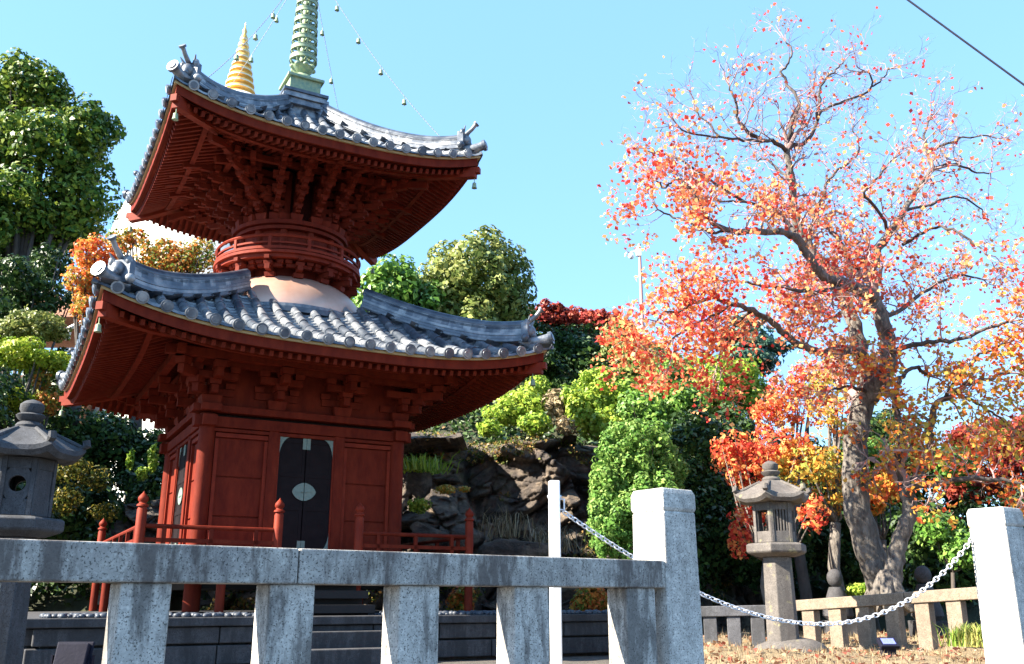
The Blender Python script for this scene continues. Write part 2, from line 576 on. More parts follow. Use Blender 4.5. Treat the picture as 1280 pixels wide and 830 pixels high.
L['gold2'] = leafmat('green_turning_orange', [(0.10, 0.17, 0.03), (0.30, 0.28, 0.05), (0.66, 0.24, 0.05), (0.66, 0.18, 0.05)], 1.3, 0.45, 0.5)
L['grass'] = leafmat('green_grass', [(0.12, 0.2, 0.03), (0.26, 0.32, 0.06), (0.45, 0.40, 0.14)], 1.5, 0.35, 0.8)

# ------------------------------------------------------------------ ground and hill
def sm(x, a, b):
    t = np.clip((x - a) / (b - a), 0, 1)
    return t * t * (3 - 2 * t)


def hill_h(X, Y):
    """height relative to the eye"""
    front = 19.2 + 0.10 * X - 1.2 * sm(X, 3, 7)
    s = Y - front
    top = 8.2 - 5.0 * sm(X, 4.5, 10.0) - 5.2 * sm(-X, 6.0, 10.0)
    h = -0.75 + 3.6 * sm(s, 0.2, 2.2) * (1 - 0.5 * sm(X, 3, 7)) * (1 - 0.6 * sm(-X, 6, 10))
    h = h + (top - 2.85) * sm(s, 2.0, 9.5) + 0.12 * np.sin(X * 1.7 + Y) + 0.1 * np.sin(X * 0.8 - Y * 1.3)
    return np.where(s < 0.2, -0.75, h)


def grid_obj(name, x0, x1, y0, y1, nx, ny, fn, mat, **kw):
    xs = np.linspace(x0, x1, nx); ys = np.linspace(y0, y1, ny)
    X, Y = np.meshgrid(xs, ys)
    Z = fn(X, Y)
    V = np.stack([X, Y, Z], -1).reshape(-1, 3)
    i = np.arange((ny - 1) * nx).reshape(ny - 1, nx)[:, :-1].ravel()
    Q = np.stack([i, i + 1, i + nx + 1, i + nx], 1)
    me = poly_mesh(name, V, Q)
    o = finish(name, me, mat, smooth='all')
    tag(o, kind='structure')
    return o


def sheet(name, x0, x1, y0, y1, z, mat):
    mb = MB(); mb.add([(x0, y0, z), (x1, y0, z), (x1, y1, z), (x0, y1, z)], [(0, 1, 2, 3)])
    return tag(mb.build(name, mat), kind='structure')


sheet('ground', -900, 900, -900, 900, -0.02, M['street'])
grid_obj('hillside', -34, 40, 14.5, 75, 150, 130, lambda X, Y: hill_h(X, Y) + EYE - 0.02, M['soil'])

# fence frame
FA = R(53.7)
uf = Vector((math.sin(FA), math.cos(FA), 0)); vf = Vector((-uf.y, uf.x, 0))
P0 = at(640, 694, 4.77); P0.z = 0
FROT = Matrix(((uf.x, vf.x, 0), (uf.y, vf.y, 0), (0, 0, 1)))


def FP(t, d, zrel):
    return P0 + uf * t + vf * d + Vector((0, 0, EYE + zrel))


# raised temple yard behind the street fence (fill + top)
mb = MB()
a = FP(-14, 0.02, 0); b = FP(1.36, 0.02, 0); c = Vector((8.5, 7.6, 0)); d = Vector((40, 12, 0))
far = [Vector((40, 19, 0)), Vector((-34, 19, 0))]
a = Vector((a.x, a.y, 0))
outline = [a, Vector((b.x, b.y, 0)), Vector((4.4, 7.2, 0)), d] + far + [Vector((-34, a.y, 0))]
zt = EYE - 0.76
n = len(outline)
mb.add([(p.x, p.y, zt) for p in outline] + [(p.x, p.y, -0.3) for p in outline],
       [tuple(range(n))] + [(i, (i + 1) % n, n + (i + 1) % n, n + i) for i in range(n)])
tag(mb.build('temple_yard', M['gravel_ground']), kind='structure')


def lawn_h(X, Y):
    return EYE - 0.50 + 0.03 * np.sin(X * 3 + Y * 2) + 0.02 * np.sin(X * 7 - Y * 5) + 0.02 * sm(X, 3, 5)


# lawn bed seen between the two gate posts
xs = np.linspace(0, 1, 60); ys = np.linspace(0, 1, 60)
U, Vv = np.meshgrid(xs, ys)
Aq, Bq, Cq, Dq = np.array([1.55, 6.35]), np.array([9.5, 7.4]), np.array([12.0, 14.6]), np.array([2.0, 14.6])
XY = ((1 - U)[..., None] * (1 - Vv)[..., None] * Aq + U[..., None] * (1 - Vv)[..., None] * Bq + U[..., None] * Vv[..., None] * Cq + (1 - U)[..., None] * Vv[..., None] * Dq)
X, Y = XY[..., 0], XY[..., 1]
Z = lawn_h(X, Y)
Z[0, :] = EYE - 0.8; Z[:, 0] = EYE - 0.8; Z[:, -1] = EYE - .8; Z[-1, :] = EYE - .8
V = np.stack([X, Y, Z], -1).reshape(-1, 3)
i = np.arange(59 * 60).reshape(59, 60)[:, :-1].ravel()
tag(finish('lawn', poly_mesh('lawn', V, np.stack([i, i + 1, i + 61, i + 60], 1)), M['lawn'], smooth='all'), kind='structure')

# rock cliff: bulging boulders with crevices
def cell(P, seeds, rnd):
    d = ((P[:, None, :] - seeds[None, :, :]) ** 2).sum(-1)
    idx = np.argpartition(d, 1, axis=1)[:, :2]
    dd = np.take_along_axis(d, idx, 1)
    o = np.argsort(dd, 1)
    idx = np.take_along_axis(idx, o, 1); dd = np.sqrt(np.take_along_axis(dd, o, 1))
    return dd[:, 0], dd[:, 1], idx[:, 0]


nx, nz = 460, 190
x0, x1 = -8.0, 5.5
gx, gz = np.meshgrid(np.linspace(x0, x1, nx), np.linspace(0, 1, nz))
gx = gx.ravel(); gz = gz.ravel()
Hc = 4.5 - 0.9 * sm(gx, 2.0, 5.0) - 1.5 * sm(-gx, 5, 8)
zz = gz * Hc
r2 = np.random.RandomState(11)
wob = np.stack([gx + 0.10 * np.sin(zz * 3.1 + gx * 2) + 0.35 * zz, zz * 1.35 - 0.25 * gx + 0.10 * np.sin(gx * 4)], 1)
out = np.zeros(len(gx))
for (ns_, amp_, tilt, crev, cd) in ((70, 0.42, 0.75, 0.16, 0.30), (420, 0.15, 0.65, 0.07, 0.08), (3200, 0.045, 0.5, 0.02, 0.02)):
    sd = np.stack([r2.uniform(x0 - 1, x1 + 2.5, ns_), r2.uniform(-2.2, 8.6, ns_)], 1)
    f1 = np.empty(len(gx)); f2 = np.empty(len(gx)); ci = np.empty(len(gx), int)
    for c0 in range(0, len(gx), 6000):
        f1[c0:c0 + 6000], f2[c0:c0 + 6000], ci[c0:c0 + 6000] = cell(wob[c0:c0 + 6000], sd, r2)
    off = r2.uniform(-amp_, amp_, ns_)[ci]
    fx_ = r2.uniform(-tilt, tilt, ns_)[ci] * (wob[:, 0] - sd[ci, 0]) + r2.uniform(-tilt, tilt * 0.4, ns_)[ci] * (wob[:, 1] - sd[ci, 1])
    out += off + fx_ - cd * (1 - np.clip((f2 - f1) / crev, 0, 1))
out = np.clip(out, -0.7, 0.95)
front = 19.0 + 0.10 * gx - 1.2 * sm(gx, 3, 7) + 1.5 * gz ** 1.3 + 0.9 * np.maximum(gz - 0.93, 0) * 14
V = np.stack([gx, front - out, zz - 0.95 + EYE], -1)
CLIFF = V.copy()
i = np.arange((nz - 1) * nx).reshape(nz - 1, nx)[:, :-1].ravel()
tag(finish('rock_cliff', poly_mesh('rock_cliff', V, np.stack([i, i + 1, i + nx + 1, i + nx], 1)), M['rock']), kind='structure')

# ------------------------------------------------------------------ the pagoda
PC = Vector((-3.76, 15.0, EYE - 0.17))
PR = R(28.8)
PG = thing('two_storey_pagoda', PC, 'red wooden two-storey pagoda with curved grey tiled roofs and a green ringed finial', 'pagoda', rz=PR)
ZO = Matrix.Translation((0, 0, 0.17))       # part geometry is written with heights relative to the eye


def pmb(q=0):
    m = MB()
    m.M = ZO @ Matrix.Rotation(q * math.pi / 2, 4, 'Z')
    return m


def pb(m, name, mat, parent=PG, **kw):
    return m.build(name, mat, parent, local=True, **kw)


def roof(prof_pts, H, lift, lp, spacing, nrows, hmin, cr, name, ridge_w, ridge_h, hip_in, under, wall_h):
    hs = np.array([p[0] for p in prof_pts]); zs = np.array([p[1] for p in prof_pts])

    def prof(h):
        return float(np.interp(h, hs, zs))

    # smooth the profile with a quadratic fit through samples
    co = np.polyfit(hs, zs, 3)

    def Zs(h, t):
        s = min(abs(t) / max(h, 1e-6), 1.0)
        return float(np.polyval(co, h)) + lift * (h / H) ** 2 * s ** lp

    # base deck under the tiles
    deck = pmb()
    tiles = pmb()
    for q in range(4):
        deck.M = tiles.M = ZO @ Matrix.Rotation(q * math.pi / 2, 4, 'Z')
        nh, ns = 14, 24
        V = []
        for i in range(nh + 1):
            h = hmin + (H - hmin) * i / nh
            for j in range(ns + 1):
                t = h * (-1 + 2 * j / ns)
                V.append((t, -h, Zs(h, t) - 0.05))
        Fc = []
        for i in range(nh):
            for j in range(ns):
                a_ = i * (ns + 1) + j
                Fc.append((a_, a_ + ns + 1, a_ + ns + 2, a_ + 1))
        deck.add(V, Fc)
        rows = [(k - (nrows - 1) / 2) * spacing for k in range(nrows)]
        # round cover tiles
        for t in rows:
            h0 = max(hmin, abs(t) + 0.02)
            Lh = H + 0.03 - h0
            if Lh < 0.05: continue
            seg = max(1, int(round(Lh / 0.33)))
            for s_ in range(seg):
                ha = h0 + Lh * s_ / seg; hb = h0 + Lh * (s_ + 1) / seg
                hm = (ha + hb) / 2
                jr = random.uniform(-0.004, 0.004); jz = random.uniform(-0.003, 0.004)
                tiles.tube([(t + jr, -ha, Zs(ha, t) + 0.0 + jz), (t + jr, -hm, Zs(hm, t) + 0.003 + jz), (t + jr, -hb - 0.012, Zs(hb, t) + 0.008 + jz)], [cr * 0.885, cr * 0.90, cr * 0.93], 12)
            ze = Zs(H, t)
            # end disc
            tiles.tube([(t, -H - 0.02, ze + 0.006), (t, -H - 0.055, ze - 0.004)], [cr * 1.08, cr * 1.08], 14)
            tiles.tube([(t, -H - 0.055, ze - 0.004), (t, -H - 0.066, ze - 0.007)], [cr * 0.8, cr * 0.74], 14)
        # stepped pan tiles between them
        for k in range(nrows + 1):
            t = (k - nrows / 2) * spacing
            h0 = max(hmin, abs(t) - spacing / 2)
            Lh = H - h0
            if Lh < 0.06: continue
            step = 0.105
            seg = max(1, int(Lh / step))
            w = spacing * 0.46
            for s_ in range(seg):
                ha = h0 + Lh * s_ / seg; hb = h0 + Lh * (s_ + 1) / seg
                V = []
                for (hh, dz) in ((ha, -0.030), (hb + 0.008, -0.004), (hb + 0.008, -0.030)):
                    for jx, jd in ((-1, 0.022), (-0.5, -0.006), (0, -0.016), (0.5, -0.006), (1, 0.022)):
                        x = t + jx * w
                        V.append((x, -hh, Zs(hh, min(max(x, -hh), hh)) + dz + jd))
                Fc = []
                for i in range(2):
                    for j in range(4):
                        a_ = i * 5 + j
                        Fc.append((a_, a_ + 5, a_ + 6, a_ + 1))
                tiles.add(V, Fc)
            # drip edge of the last pan: hanging lip
            V = []
            for jx, jd in ((-1, 0.022), (-0.5, -0.006), (0, -0.016), (0.5, -0.006), (1, 0.022)):
                x = t + jx * w
                z_ = Zs(H, min(max(x, -H), H)) + jd
                V.append((x, -H - 0.02, z_)); V.append((x, -H - 0.035, z_ - 0.055 + 0.5 * (0.022 - jd)))
            tiles.add(V, [(2 * j, 2 * j + 1, 2 * j + 3, 2 * j + 2) for j in range(4)])
    RF = pb(deck, name, M['tile'])
    pb(tiles, 'roof_tiles', M['tile'], RF, smooth=True)

    # pale edge board, red eave board
    edge = pmb(); fascia = pmb()
    for q in range(4):
        edge.M = fascia.M = ZO @ Matrix.Rotation(q * math.pi / 2, 4, 'Z')
        N = 36
        for (mbx, hh, za, zb, th) in ((edge, H - 0.01, -0.045, -0.085, 0.10), (fascia, H - 0.045, -0.088, -0.225, 0.09)):
            V = []
            for j in range(N + 1):
                s_ = -1 + 2 * j / N
                for (dh, dz) in ((0, za), (0, zb), (-th, zb), (-th, za)):
                    h = hh + dh
                    t = s_ * h
                    V.append((t, -h, Zs(hh, s_ * hh) + dz))
            Fc = []
            for j in range(N):
                for e in range(4):
                    e2 = (e + 1) % 4
                    Fc.append((j * 4 + e, j * 4 + e2, (j + 1) * 4 + e2, (j + 1) * 4 + e))
            mbx.add(V, Fc)
    pb(edge, 'edge_board', M['tan'], RF)
    pb(fascia, 'eave_board', M['red'], RF)

    # soffit and two tiers of rafters
    h_out, z_out, h_mid, z_mid, h_in, z_in, rsp = under

    def Zu(h, t):
        s = min(abs(t) / max(h, 1e-6), 1.0)
        return float(np.interp(h, [h_in, h_mid, h_out], [z_in, z_mid, z_out])) + lift * 0.97 * (h / H) ** 2 * s ** lp

    sof = pmb()
    for q in range(4):
        sof.M = ZO @ Matrix.Rotation(q * math.pi / 2, 4, 'Z')
        nh, ns = 10, 24
        V = []
        for i in range(nh + 1):
            h = h_in * 0.55 + (h_out - h_in * 0.55) * i / nh
            for j in range(ns + 1):
                t = h * (-1 + 2 * j / ns)
                V.append((t, -h, Zu(h, t) + 0.012))
        Fc = []
        for i in range(nh):
            for j in range(ns):
                a_ = i * (ns + 1) + j
                Fc.append((a_, a_ + 1, a_ + ns + 2, a_ + ns + 1))
        sof.add(V, Fc)
    pb(sof, 'soffit', M['red'], RF)
    for tier, (ha, hb, dz, ww) in enumerate(((h_mid - 0.12, h_out - 0.05, -0.04, 0.05), (h_in, h_mid, -0.085, 0.06))):
        for q in range(4):
            rf = pmb(q)
            k = int(hb / rsp)
            for i in range(-k, k + 1):
                t = i * rsp
                h0 = max(ha, abs(t) + 0.05)
                if hb - h0 < 0.05: continue
                nseg = 3
                for e in range(nseg):
                    a1 = h0 + (hb - h0) * e / nseg; a2 = h0 + (hb - h0) * (e + 1) / nseg
                    rf.bar((t, -a1, Zu(a1, t) + dz), (t, -a2, Zu(a2, t) + dz), ww, 0.075)
            pb(rf, 'rafters', M['red'], RF)
    # beam carrying the flying rafters, hip rafters
    for q in range(4):
        bm = pmb(q)
        N = 24
        for j in range(N):
            s1 = -1 + 2 * j / N; s2 = -1 + 2 * (j + 1) / N
            h = h_mid + 0.02
            bm.bar((s1 * h, -h, Zu(h, s1 * h) - 0.075), (s2 * h, -h, Zu(h, s2 * h) - 0.075), 0.075, 0.10)
        pb(bm, 'eave_beam', M['red'], RF)
        hr = pmb(q)
        N = 8
        for j in range(N):
            a1 = wall_h + (h_out + 0.03 - wall_h) * j / N; a2 = wall_h + (h_out + 0.03 - wall_h) * (j + 1) / N
            hr.bar((-a1, -a1, Zu(a1, a1) - 0.09), (-a2, -a2, Zu(a2, a2) - 0.09), 0.12, 0.17)
        e = h_out + 0.03
        hr.box((-e - 0.01, -e - 0.01, Zu(e, e) - 0.05), (0.1, 0.1, 0.1), Matrix.Rotation(R(45), 3, 'Z'))
        pb(hr, 'hip_rafter', M['red_end'], RF)
    # hip ridges with end ornaments
    for q in range(4):
        rd = pmb(q)
        he = H - 0.26
        N = 22
        path = []
        for j in range(N + 1):
            h = hip_in + (he - hip_in) * j / N
            zb = Zs(h, h) + 0.02
            if h > he - 0.55: zb += 0.05 * ((h - he + 0.55) / 0.55) ** 2
            path.append(Vector((-h, -h, zb)))
        lay = 5
        for e in range(lay):
            w = ridge_w * (1.0 - 0.07 * e) * (1.0 if e % 2 == 0 else 0.90)
            z1 = ridge_h * e / lay
            sd_ = Vector((1, -1, 0)).normalized() * (w / 2)
            V = []
            for p in path:
                for a_, zz_ in ((-1, 0.08), (1, 0.08), (1, 0.92), (-1, 0.92)):
                    V.append(p + sd_ * a_ + Vector((0, 0, z1 + ridge_h / lay * zz_)))
            Fc = [tuple(range(3, -1, -1)), tuple(N * 4 + k for k in range(4))]
            for j in range(N):
                for e_ in range(4):
                    e2 = (e_ + 1) % 4
                    Fc.append((j * 4 + e_, j * 4 + e2, (j + 1) * 4 + e2, (j + 1) * 4 + e_))
            rd.add(V, Fc)
        core_ = Vector((1, -1, 0)).normalized() * (ridge_w * 0.36)
        for p, p2 in zip(path[:-1], path[1:]):
            rd.bar(p + Vector((0, 0, ridge_h / 2)), p2 + Vector((0, 0, ridge_h / 2)), ridge_w * 0.72, ridge_h)
        rd.tube([p + Vector((0, 0, ridge_h + 0.03)) for p in path], ridge_w * 0.34, 10)
        RDG = pb(rd, 'hip_ridge', M['tile'], RF, smooth=True)
        # lower short ridge out to the tip
        cr2 = pmb(q)
        tip = []
        for j in range(5):
            h = he - 0.05 + (H + 0.035 - he + 0.05) * j / 4
            tip.append(Vector((-h, -h, Zs(H if h > H else h, H if h > H else h) + 0.06 + 0.07 * (j / 4) ** 2)))
        cr2.tube(tip, [cr * 1.15, cr * 1.12, cr * 1.1, cr * 1.08, cr * 1.05], 12)
        dd = (tip[-1] - tip[-2]).normalized()
        cr2.tube([tip[-1] - dd * 0.02, tip[-1] + dd * 0.03], [cr * 1.35, cr * 1.35], 16)
        cr2.tube([tip[-1] + dd * 0.03, tip[-1] + dd * 0.045], [cr * 0.9, cr * 0.8], 16)
        pb(cr2, 'corner_tile', M['tile'], RDG, smooth=True)
        on = pmb(q)
        e0 = path[-1]
        rot = Matrix.Rotation(R(45), 3, 'Z')
        on.box(e0 + Vector((-0.03, -0.03, 0.13)), (0.10, 0.0 + ridge_w * 1.5, 0.30), rot)
        on.ball(e0 + Vector((-0.07, -0.07, 0.16)), 0.10, sc=(0.9, 0.9, 1))
        on.ball(e0 + Vector((-0.10, -0.10, 0.10)), 0.055)
        for sg in (-1, 1):
            o2 = rot @ Vector((0, sg * ridge_w * 0.72, 0))
            on.ball(e0 + o2 + Vector((-0.04, -0.04, 0.03)), 0.065)
            on.ball(e0 + o2 * 0.8 + Vector((-0.05, -0.05, 0.27)), 0.045, sc=(1, 1, 1.5))
            on.tube([e0 + o2 * 0.5 + Vector((-0.05, -0.05, 0.26)), e0 + o2 * 0.9 + Vector((-0.09, -0.09, 0.38))], [0.03, 0.008], 6)
        pb(on, 'ridge_end_ornament', M['tile'], RDG, smooth=True)
        tb = pmb(q)
        o1 = Vector((-1, -1, 0)).normalized()
        s0 = e0 + Vector((0, 0, ridge_h + 0.02))
        tb.tube([s0 - o1 * 0.12, s0 + o1 * 0.06 + Vector((0, 0, 0.04)), s0 + o1 * 0.20 + Vector((0, 0, 0.15)), s0 + o1 * 0.27 + Vector((0, 0, 0.235))], [0.042, 0.040, 0.034, 0.034], 12)
        p1 = s0 + o1 * 0.27 + Vector((0, 0, 0.235)); dd = (o1 * 0.7 + Vector((0, 0, 0.6))).normalized()
        tb.tube([p1 - dd * 0.012, p1 + dd * 0.022], [0.056, 0.056], 14)
        pb(tb, 'perch_tile', M['tile'], RDG, smooth=True)
    return RF, Zs, Zu


ROOF1, Z1, U1 = roof([(1.0, 4.55), (1.15, 4.45), (1.6, 4.13), (2.1, 3.83), (2.6, 3.58), (3.25, 3.36)], 3.17, 0.36, 3.2, 0.298, 21, 1.02, 0.074,
                     'lower_roof', 0.22, 0.25, 0.98, (3.08, 3.15, 2.42, 3.34, 1.5, 3.66, 0.125), 1.5)
ZO = Matrix.Translation((-0.075, 0, 0.17))
ROOF2, Z2, U2 = roof([(0.3, 8.27), (0.5, 8.08), (0.85, 7.76), (1.29, 7.42), (1.67, 7.18), (2.05, 6.99), (2.55, 6.81)], 2.44, 0.30, 3.0, 0.272, 17, 0.26, 0.070,
                     'upper_roof', 0.20, 0.19, 0.26, (2.35, 6.60, 1.82, 6.80, 0.9, 7.10, 0.110), 0.95)
ZO = Matrix.Translation((0, 0, 0.17))

# timber body, same on the four sides
W = 1.44
core = pmb()
core.box((0, 0, 1.9), (2 * W - 0.14, 2 * W - 0.14, 3.5))
pb(core, 'inner_wall', M['void'])
for q in range(4):
    cb = pmb(q)
    cb.tube([(-W, -W, -0.15), (-W, -W, 2.55)], 0.115, 16)
    pb(cb, 'corner_pillar', M['red'], smooth=True)
    for sx in (-1, 1):
        cb = pmb(q)
        cb.box((sx * 0.50, -W, 1.4), (0.15, 0.15, 2.2))
        pb(cb, 'pillar', M['red'], bevel=0.01)
        # wall panel of boards
        wp = pmb(q)
        xa, xb = 0.575, 1.325
        for zc, hh in ((0.87, 0.50), (1.40, 0.54), (1.955, 0.55)):
            wp.box((sx * (xa + xb) / 2, -W + 0.02, zc), (xb - xa, 0.05, hh - 0.012))
        wp.box((sx * (xa + xb) / 2, -W + 0.035, 1.4), (xb - xa, 0.03, 1.9))
        pb(wp, 'wall_panel', M['red'], bevel=0.004)
        fr = pmb(q)
        for x in (xa + 0.025, xb - 0.025): fr.box((sx * x, -W - 0.015, 1.4), (0.05, 0.06, 1.62))
        for z in (0.62, 2.26): fr.box((sx * (xa + xb) / 2, -W - 0.015, z), (xb - xa, 0.062, 0.06))
        pb(fr, 'panel_frame', M['red_end'])
    # beams
    for nm, z, hh, dep, ext in (('sill_beam', 0.60, 0.14, 0.2, 0.12), ('lintel_beam', 2.44, 0.15, 0.20, 0.20), ('lintel_moulding', 2.33, 0.05, 0.14, 0.0), ('head_beam', 2.62, 0.10, 0.28, 0.24)):
        bb = pmb(q)
        bb.box((0, -W - 0.005 * (q % 2), z + 0.002 * (q % 2)), (2 * W + 2 * ext, dep, hh))
        pb(bb, nm, M['red'], bevel=0.006)
    # double door
    for sx in (-1, 1):
        db = pmb(q)
        db.box((sx * 0.208, -W + 0.0, 1.48), (0.405, 0.05, 1.68))
        for zc in (0.70, 1.28, 1.76, 2.26): db.box((sx * 0.208, -W - 0.028, zc), (0.405, 0.012, 0.07))
        for xx in (0.03, 0.385): db.box((sx * xx, -W - 0.0265, 1.48), (0.045, 0.010, 1.66))
        DR = pb(db, 'door', M['door'], bevel=0.004)
        y = -W - 0.044
        # corner fittings cut as curved triangles, and short centre straps
        for z0, sg in ((2.31, -1), (0.65, 1)):
            fit = pmb(q)
            pts = [(sx * 0.405, y, z0)]
            K = 7
            for i in range(K + 1):
                a_ = i / K * math.pi / 2
                pts.append((sx * (0.405 - 0.17 * (1 - math.sin(a_))), y, z0 + sg * 0.32 * (1 - math.cos(a_))))
            V = [p for p in pts] + [(p[0], y + 0.006, p[2]) for p in pts]
            nn = len(pts)
            fit.add(V, [tuple(range(nn)), tuple(range(2 * nn - 1, nn - 1, -1))] + [(i, (i + 1) % nn, nn + (i + 1) % nn, nn + i) for i in range(nn)])
            pb(fit, 'corner_fitting', M['verd_pale'], DR)
            fit = pmb(q)
            fit.box((sx * 0.03, y + 0.003, z0 + sg * 0.085), (0.055, 0.006, 0.17))
            pb(fit, 'strap_fitting', M['verd_pale'], DR)
        ro = pmb(q)
        K = 22
        pts = []
        for i in range(K + 1):
            a_ = -math.pi / 2 + math.pi * i / K
            rr = 0.145 * (1 + 0.16 * math.cos(2 * a_) + 0.02 * math.cos(8 * a_))
            pts.append((sx * (0.005 + rr * math.cos(a_) * 1.0), y - 0.002, 1.52 + 0.13 * math.sin(a_) * (1.0)))
        V = pts + [(p[0], y + 0.008, p[2]) for p in pts]
        nn = len(pts)
        ro.add(V, [tuple(range(nn)), tuple(range(2 * nn - 1, nn - 1, -1))] + [(i, (i + 1) % nn, nn + (i + 1) % nn, nn + i) for i in range(nn)])
        ro.ball((sx * 0.03, y - 0.008, 1.52), 0.018, sc=(1, 0.5, 1))
        ro.bar((sx * 0.02, y - 0.006, 1.52), (sx * 0.12, y - 0.006, 1.52), 0.006, 0.012)
        pb(ro, 'rosette', M['verd_pale'], DR)
    df = pmb(q)
    for sx in (-1, 1): df.box((sx * 0.418, -W - 0.02, 1.48), (0.03, 0.07, 1.66))
    pb(df, 'door_frame', M['red_end'])
    # frieze with brackets under the lower eaves
    fz = pmb(q)
    fz.box((0, -W + 0.03, 3.0), (2 * W, 0.06, 0.75))
    pb(fz, 'frieze_wall', M['red'])
    for x in (-W, -0.5, 0.5, W):
        if x == W: continue
        br = pmb(q)
        br.box((x, -W, 2.74), (0.24, 0.24, 0.13), taper=1.2)
        for k, (o, z) in enumerate(((0.30, 2.87), (0.58, 3.06))):
            if x == -W:
                br.bar((-W + 0.1, -W + 0.1, z), (-W - o * 0.9, -W - o * 0.9, z), 0.10, 0.12)
                br.box((-W - o * 0.85, -W - o * 0.85, z + 0.11), (0.15, 0.15, 0.09), Matrix.Rotation(R(45), 3, 'Z'), 1.15)
            br.bar((x, -W + 0.1, z), (x, -W - o, z), 0.10, 0.12)
            br.box((x, -W - o + 0.06, z + 0.11), (0.15, 0.15, 0.09), None, 1.15)
            yy = -W - (0.0 if k == 0 else 0.26)
            br.box((x, yy, z + 0.0), (0.62, 0.09, 0.10))
            for dx in (-0.26, 0, 0.26): br.box((x + dx, yy, z + 0.095), (0.13, 0.13, 0.08), None, 1.15)
            if x == -W:
                br.box((yy, x, z + 0.0), (0.09, 0.62, 0.10))
        pb(br, 'bracket_set', M['red'])
    pu = pmb(q)
    pu.box((0, -W - 0.27, 3.25), (2 * W + 1.1, 0.10, 0.11))
    pu.box((0, -W - 0.56, 3.29), (2 * W + 1.5, 0.11, 0.12))
    pb(pu, 'purlin', M['red'])

# veranda
VH = 2.30
for q in range(4):
    vd = pmb(q)
    for k in range(6):
        y = -W - 0.2 - k * 0.11
        vd.box((0, y, 0.52), (2 * (-y), 0.104, 0.045))
    pb(vd, 'veranda_floor', M['red'])
    eb = pmb(q)
    eb.box((0, -VH + 0.02, 0.42), (2 * VH + 0.1 - (q % 2) * 0.12, 0.10, 0.12))
    pb(eb, 'veranda_beam', M['red'])
    for x in ((-VH, -1.25, -0.55, 0.58, 1.25) if q == 0 else (-VH, -0.77, 0.77)):
        vp = pmb(q)
        vp.tube([(x, -VH + (0.0), -0.17), (x, -VH, 0.5)], 0.06, 12)
        pb(vp, 'veranda_support', M['red'], smooth=True)
    for x in ((-VH, -0.56, 0.58) if q == 0 else (-VH,)):
        rp = pmb(q)
        rp.lathe([(0.062, 0.5), (0.062, 1.10), (0.052, 1.115), (0.052, 1.13), (0.075, 1.14), (0.07, 1.16), (0.048, 1.175), (0.045, 1.19), (0.064, 1.215), (0.062, 1.25), (0.035, 1.285), (0.012, 1.31), (0.002, 1.33)], 14, (x, -VH, 0))
        pb(rp, 'newel_post', M['red_end'], smooth=True)
    for xa, xb in (((-VH, -0.56), (0.58, VH)) if q == 0 else ((-VH, VH),)):
        rl = pmb(q)
        rl.tube([(xa, -VH, 0.90), (xb, -VH, 0.90)], 0.028, 8)
        rl.box(((xa + xb) / 2, -VH, 0.73), (xb - xa, 0.045, 0.05))
        rl.box(((xa + xb) / 2, -VH, 0.60), (xb - xa, 0.06, 0.07))
        nb = 3 if q == 0 else 6
        for k in range(nb):
            x = xa + (xb - xa) * (k + 0.5) / nb
            rl.box((x, -VH, 0.80), (0.05, 0.045, 0.19)); rl.box((x, -VH, 0.66), (0.05, 0.045, 0.10))
        pb(rl, 'railing', M['red'])
# front steps between veranda and platform
fs = pmb()
for k in range(3):
    fs.box((0, -VH - 0.14 - 0.26 * k, 0.34 - 0.18 * k - 0.09), (1.12, 0.28, 0.10))
    fs.box((0, -VH - 0.06 - 0.26 * k, 0.24 - 0.18 * k - 0.1), (1.10, 0.03, 0.12))
pb(fs, 'front_steps', M['void'])

# dome
ZO = Matrix.Translation((-0.075, 0, 0.17))
dm = pmb()
dm.lathe([(1.35, 4.28), (1.35, 4.40), (1.33, 4.50), (1.28, 4.63), (1.20, 4.76), (1.09, 4.88), (0.95, 4.98), (0.80, 5.04)], 80)
dome_o = pb(dm, 'copper_dome', M['copper'], smooth='all')
dr = pmb(); dr.ring(1.40, 4.37, 0.07, 0.10, 72); dr.ring(1.45, 4.30, 0.08, 0.14, 72)
pb(dr, 'dome_curb', M['tile'], dome_o)
# drum
DZ = -0.30
du = pmb(); du.lathe([(0.82, 4.9), (0.82, 5.95)], 48)
pb(du, 'drum', M['red'], smooth=True)
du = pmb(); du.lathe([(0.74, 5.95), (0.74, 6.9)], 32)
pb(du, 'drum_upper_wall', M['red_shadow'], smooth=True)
bk = pmb()
for k in range(14):
    a_ = 2 * math.pi * k / 14 + 0.13
    bk.M = ZO @ Matrix.Rotation(a_, 4, 'Z')
    bk.box((0.93, 0, 4.99), (0.20, 0.15, 0.07), None, 1.1)
    bk.box((1.00, 0, 5.075), (0.36, 0.08, 0.08))
    bk.box((1.10, 0, 5.145), (0.12, 0.12, 0.055), None, 1.15)
    bk.box((0.99, 0, 5.145), (0.08, 0.40, 0.06))
    for dy in (-0.17, 0.17): bk.box((1.01, dy, 5.195), (0.10, 0.10, 0.05), None, 1.15)
    bk.box((1.05, 0, 5.22), (0.36, 0.08, 0.06))
pb(bk, 'balcony_brackets', M['red'])
bl = pmb()
bl.ring(1.17, 5.265, 0.06, 0.14, 64)
bl.ring(1.225, 5.32, 0.045, 0.44, 64)
pb(bl, 'balcony_floor', M['red_end'])
rr_ = pmb()
rr_.ring(1.21, 5.385, 0.045, 0.05, 64); rr_.ring(1.195, 5.475, 0.03, 0.04, 64)
for k in range(12):
    a_ = 2 * math.pi * k / 12
    rr_.box((1.18 * math.cos(a_), 1.18 * math.sin(a_), 5.475), (0.05, 0.05, 0.24), Matrix.Rotation(a_, 3, 'Z'))
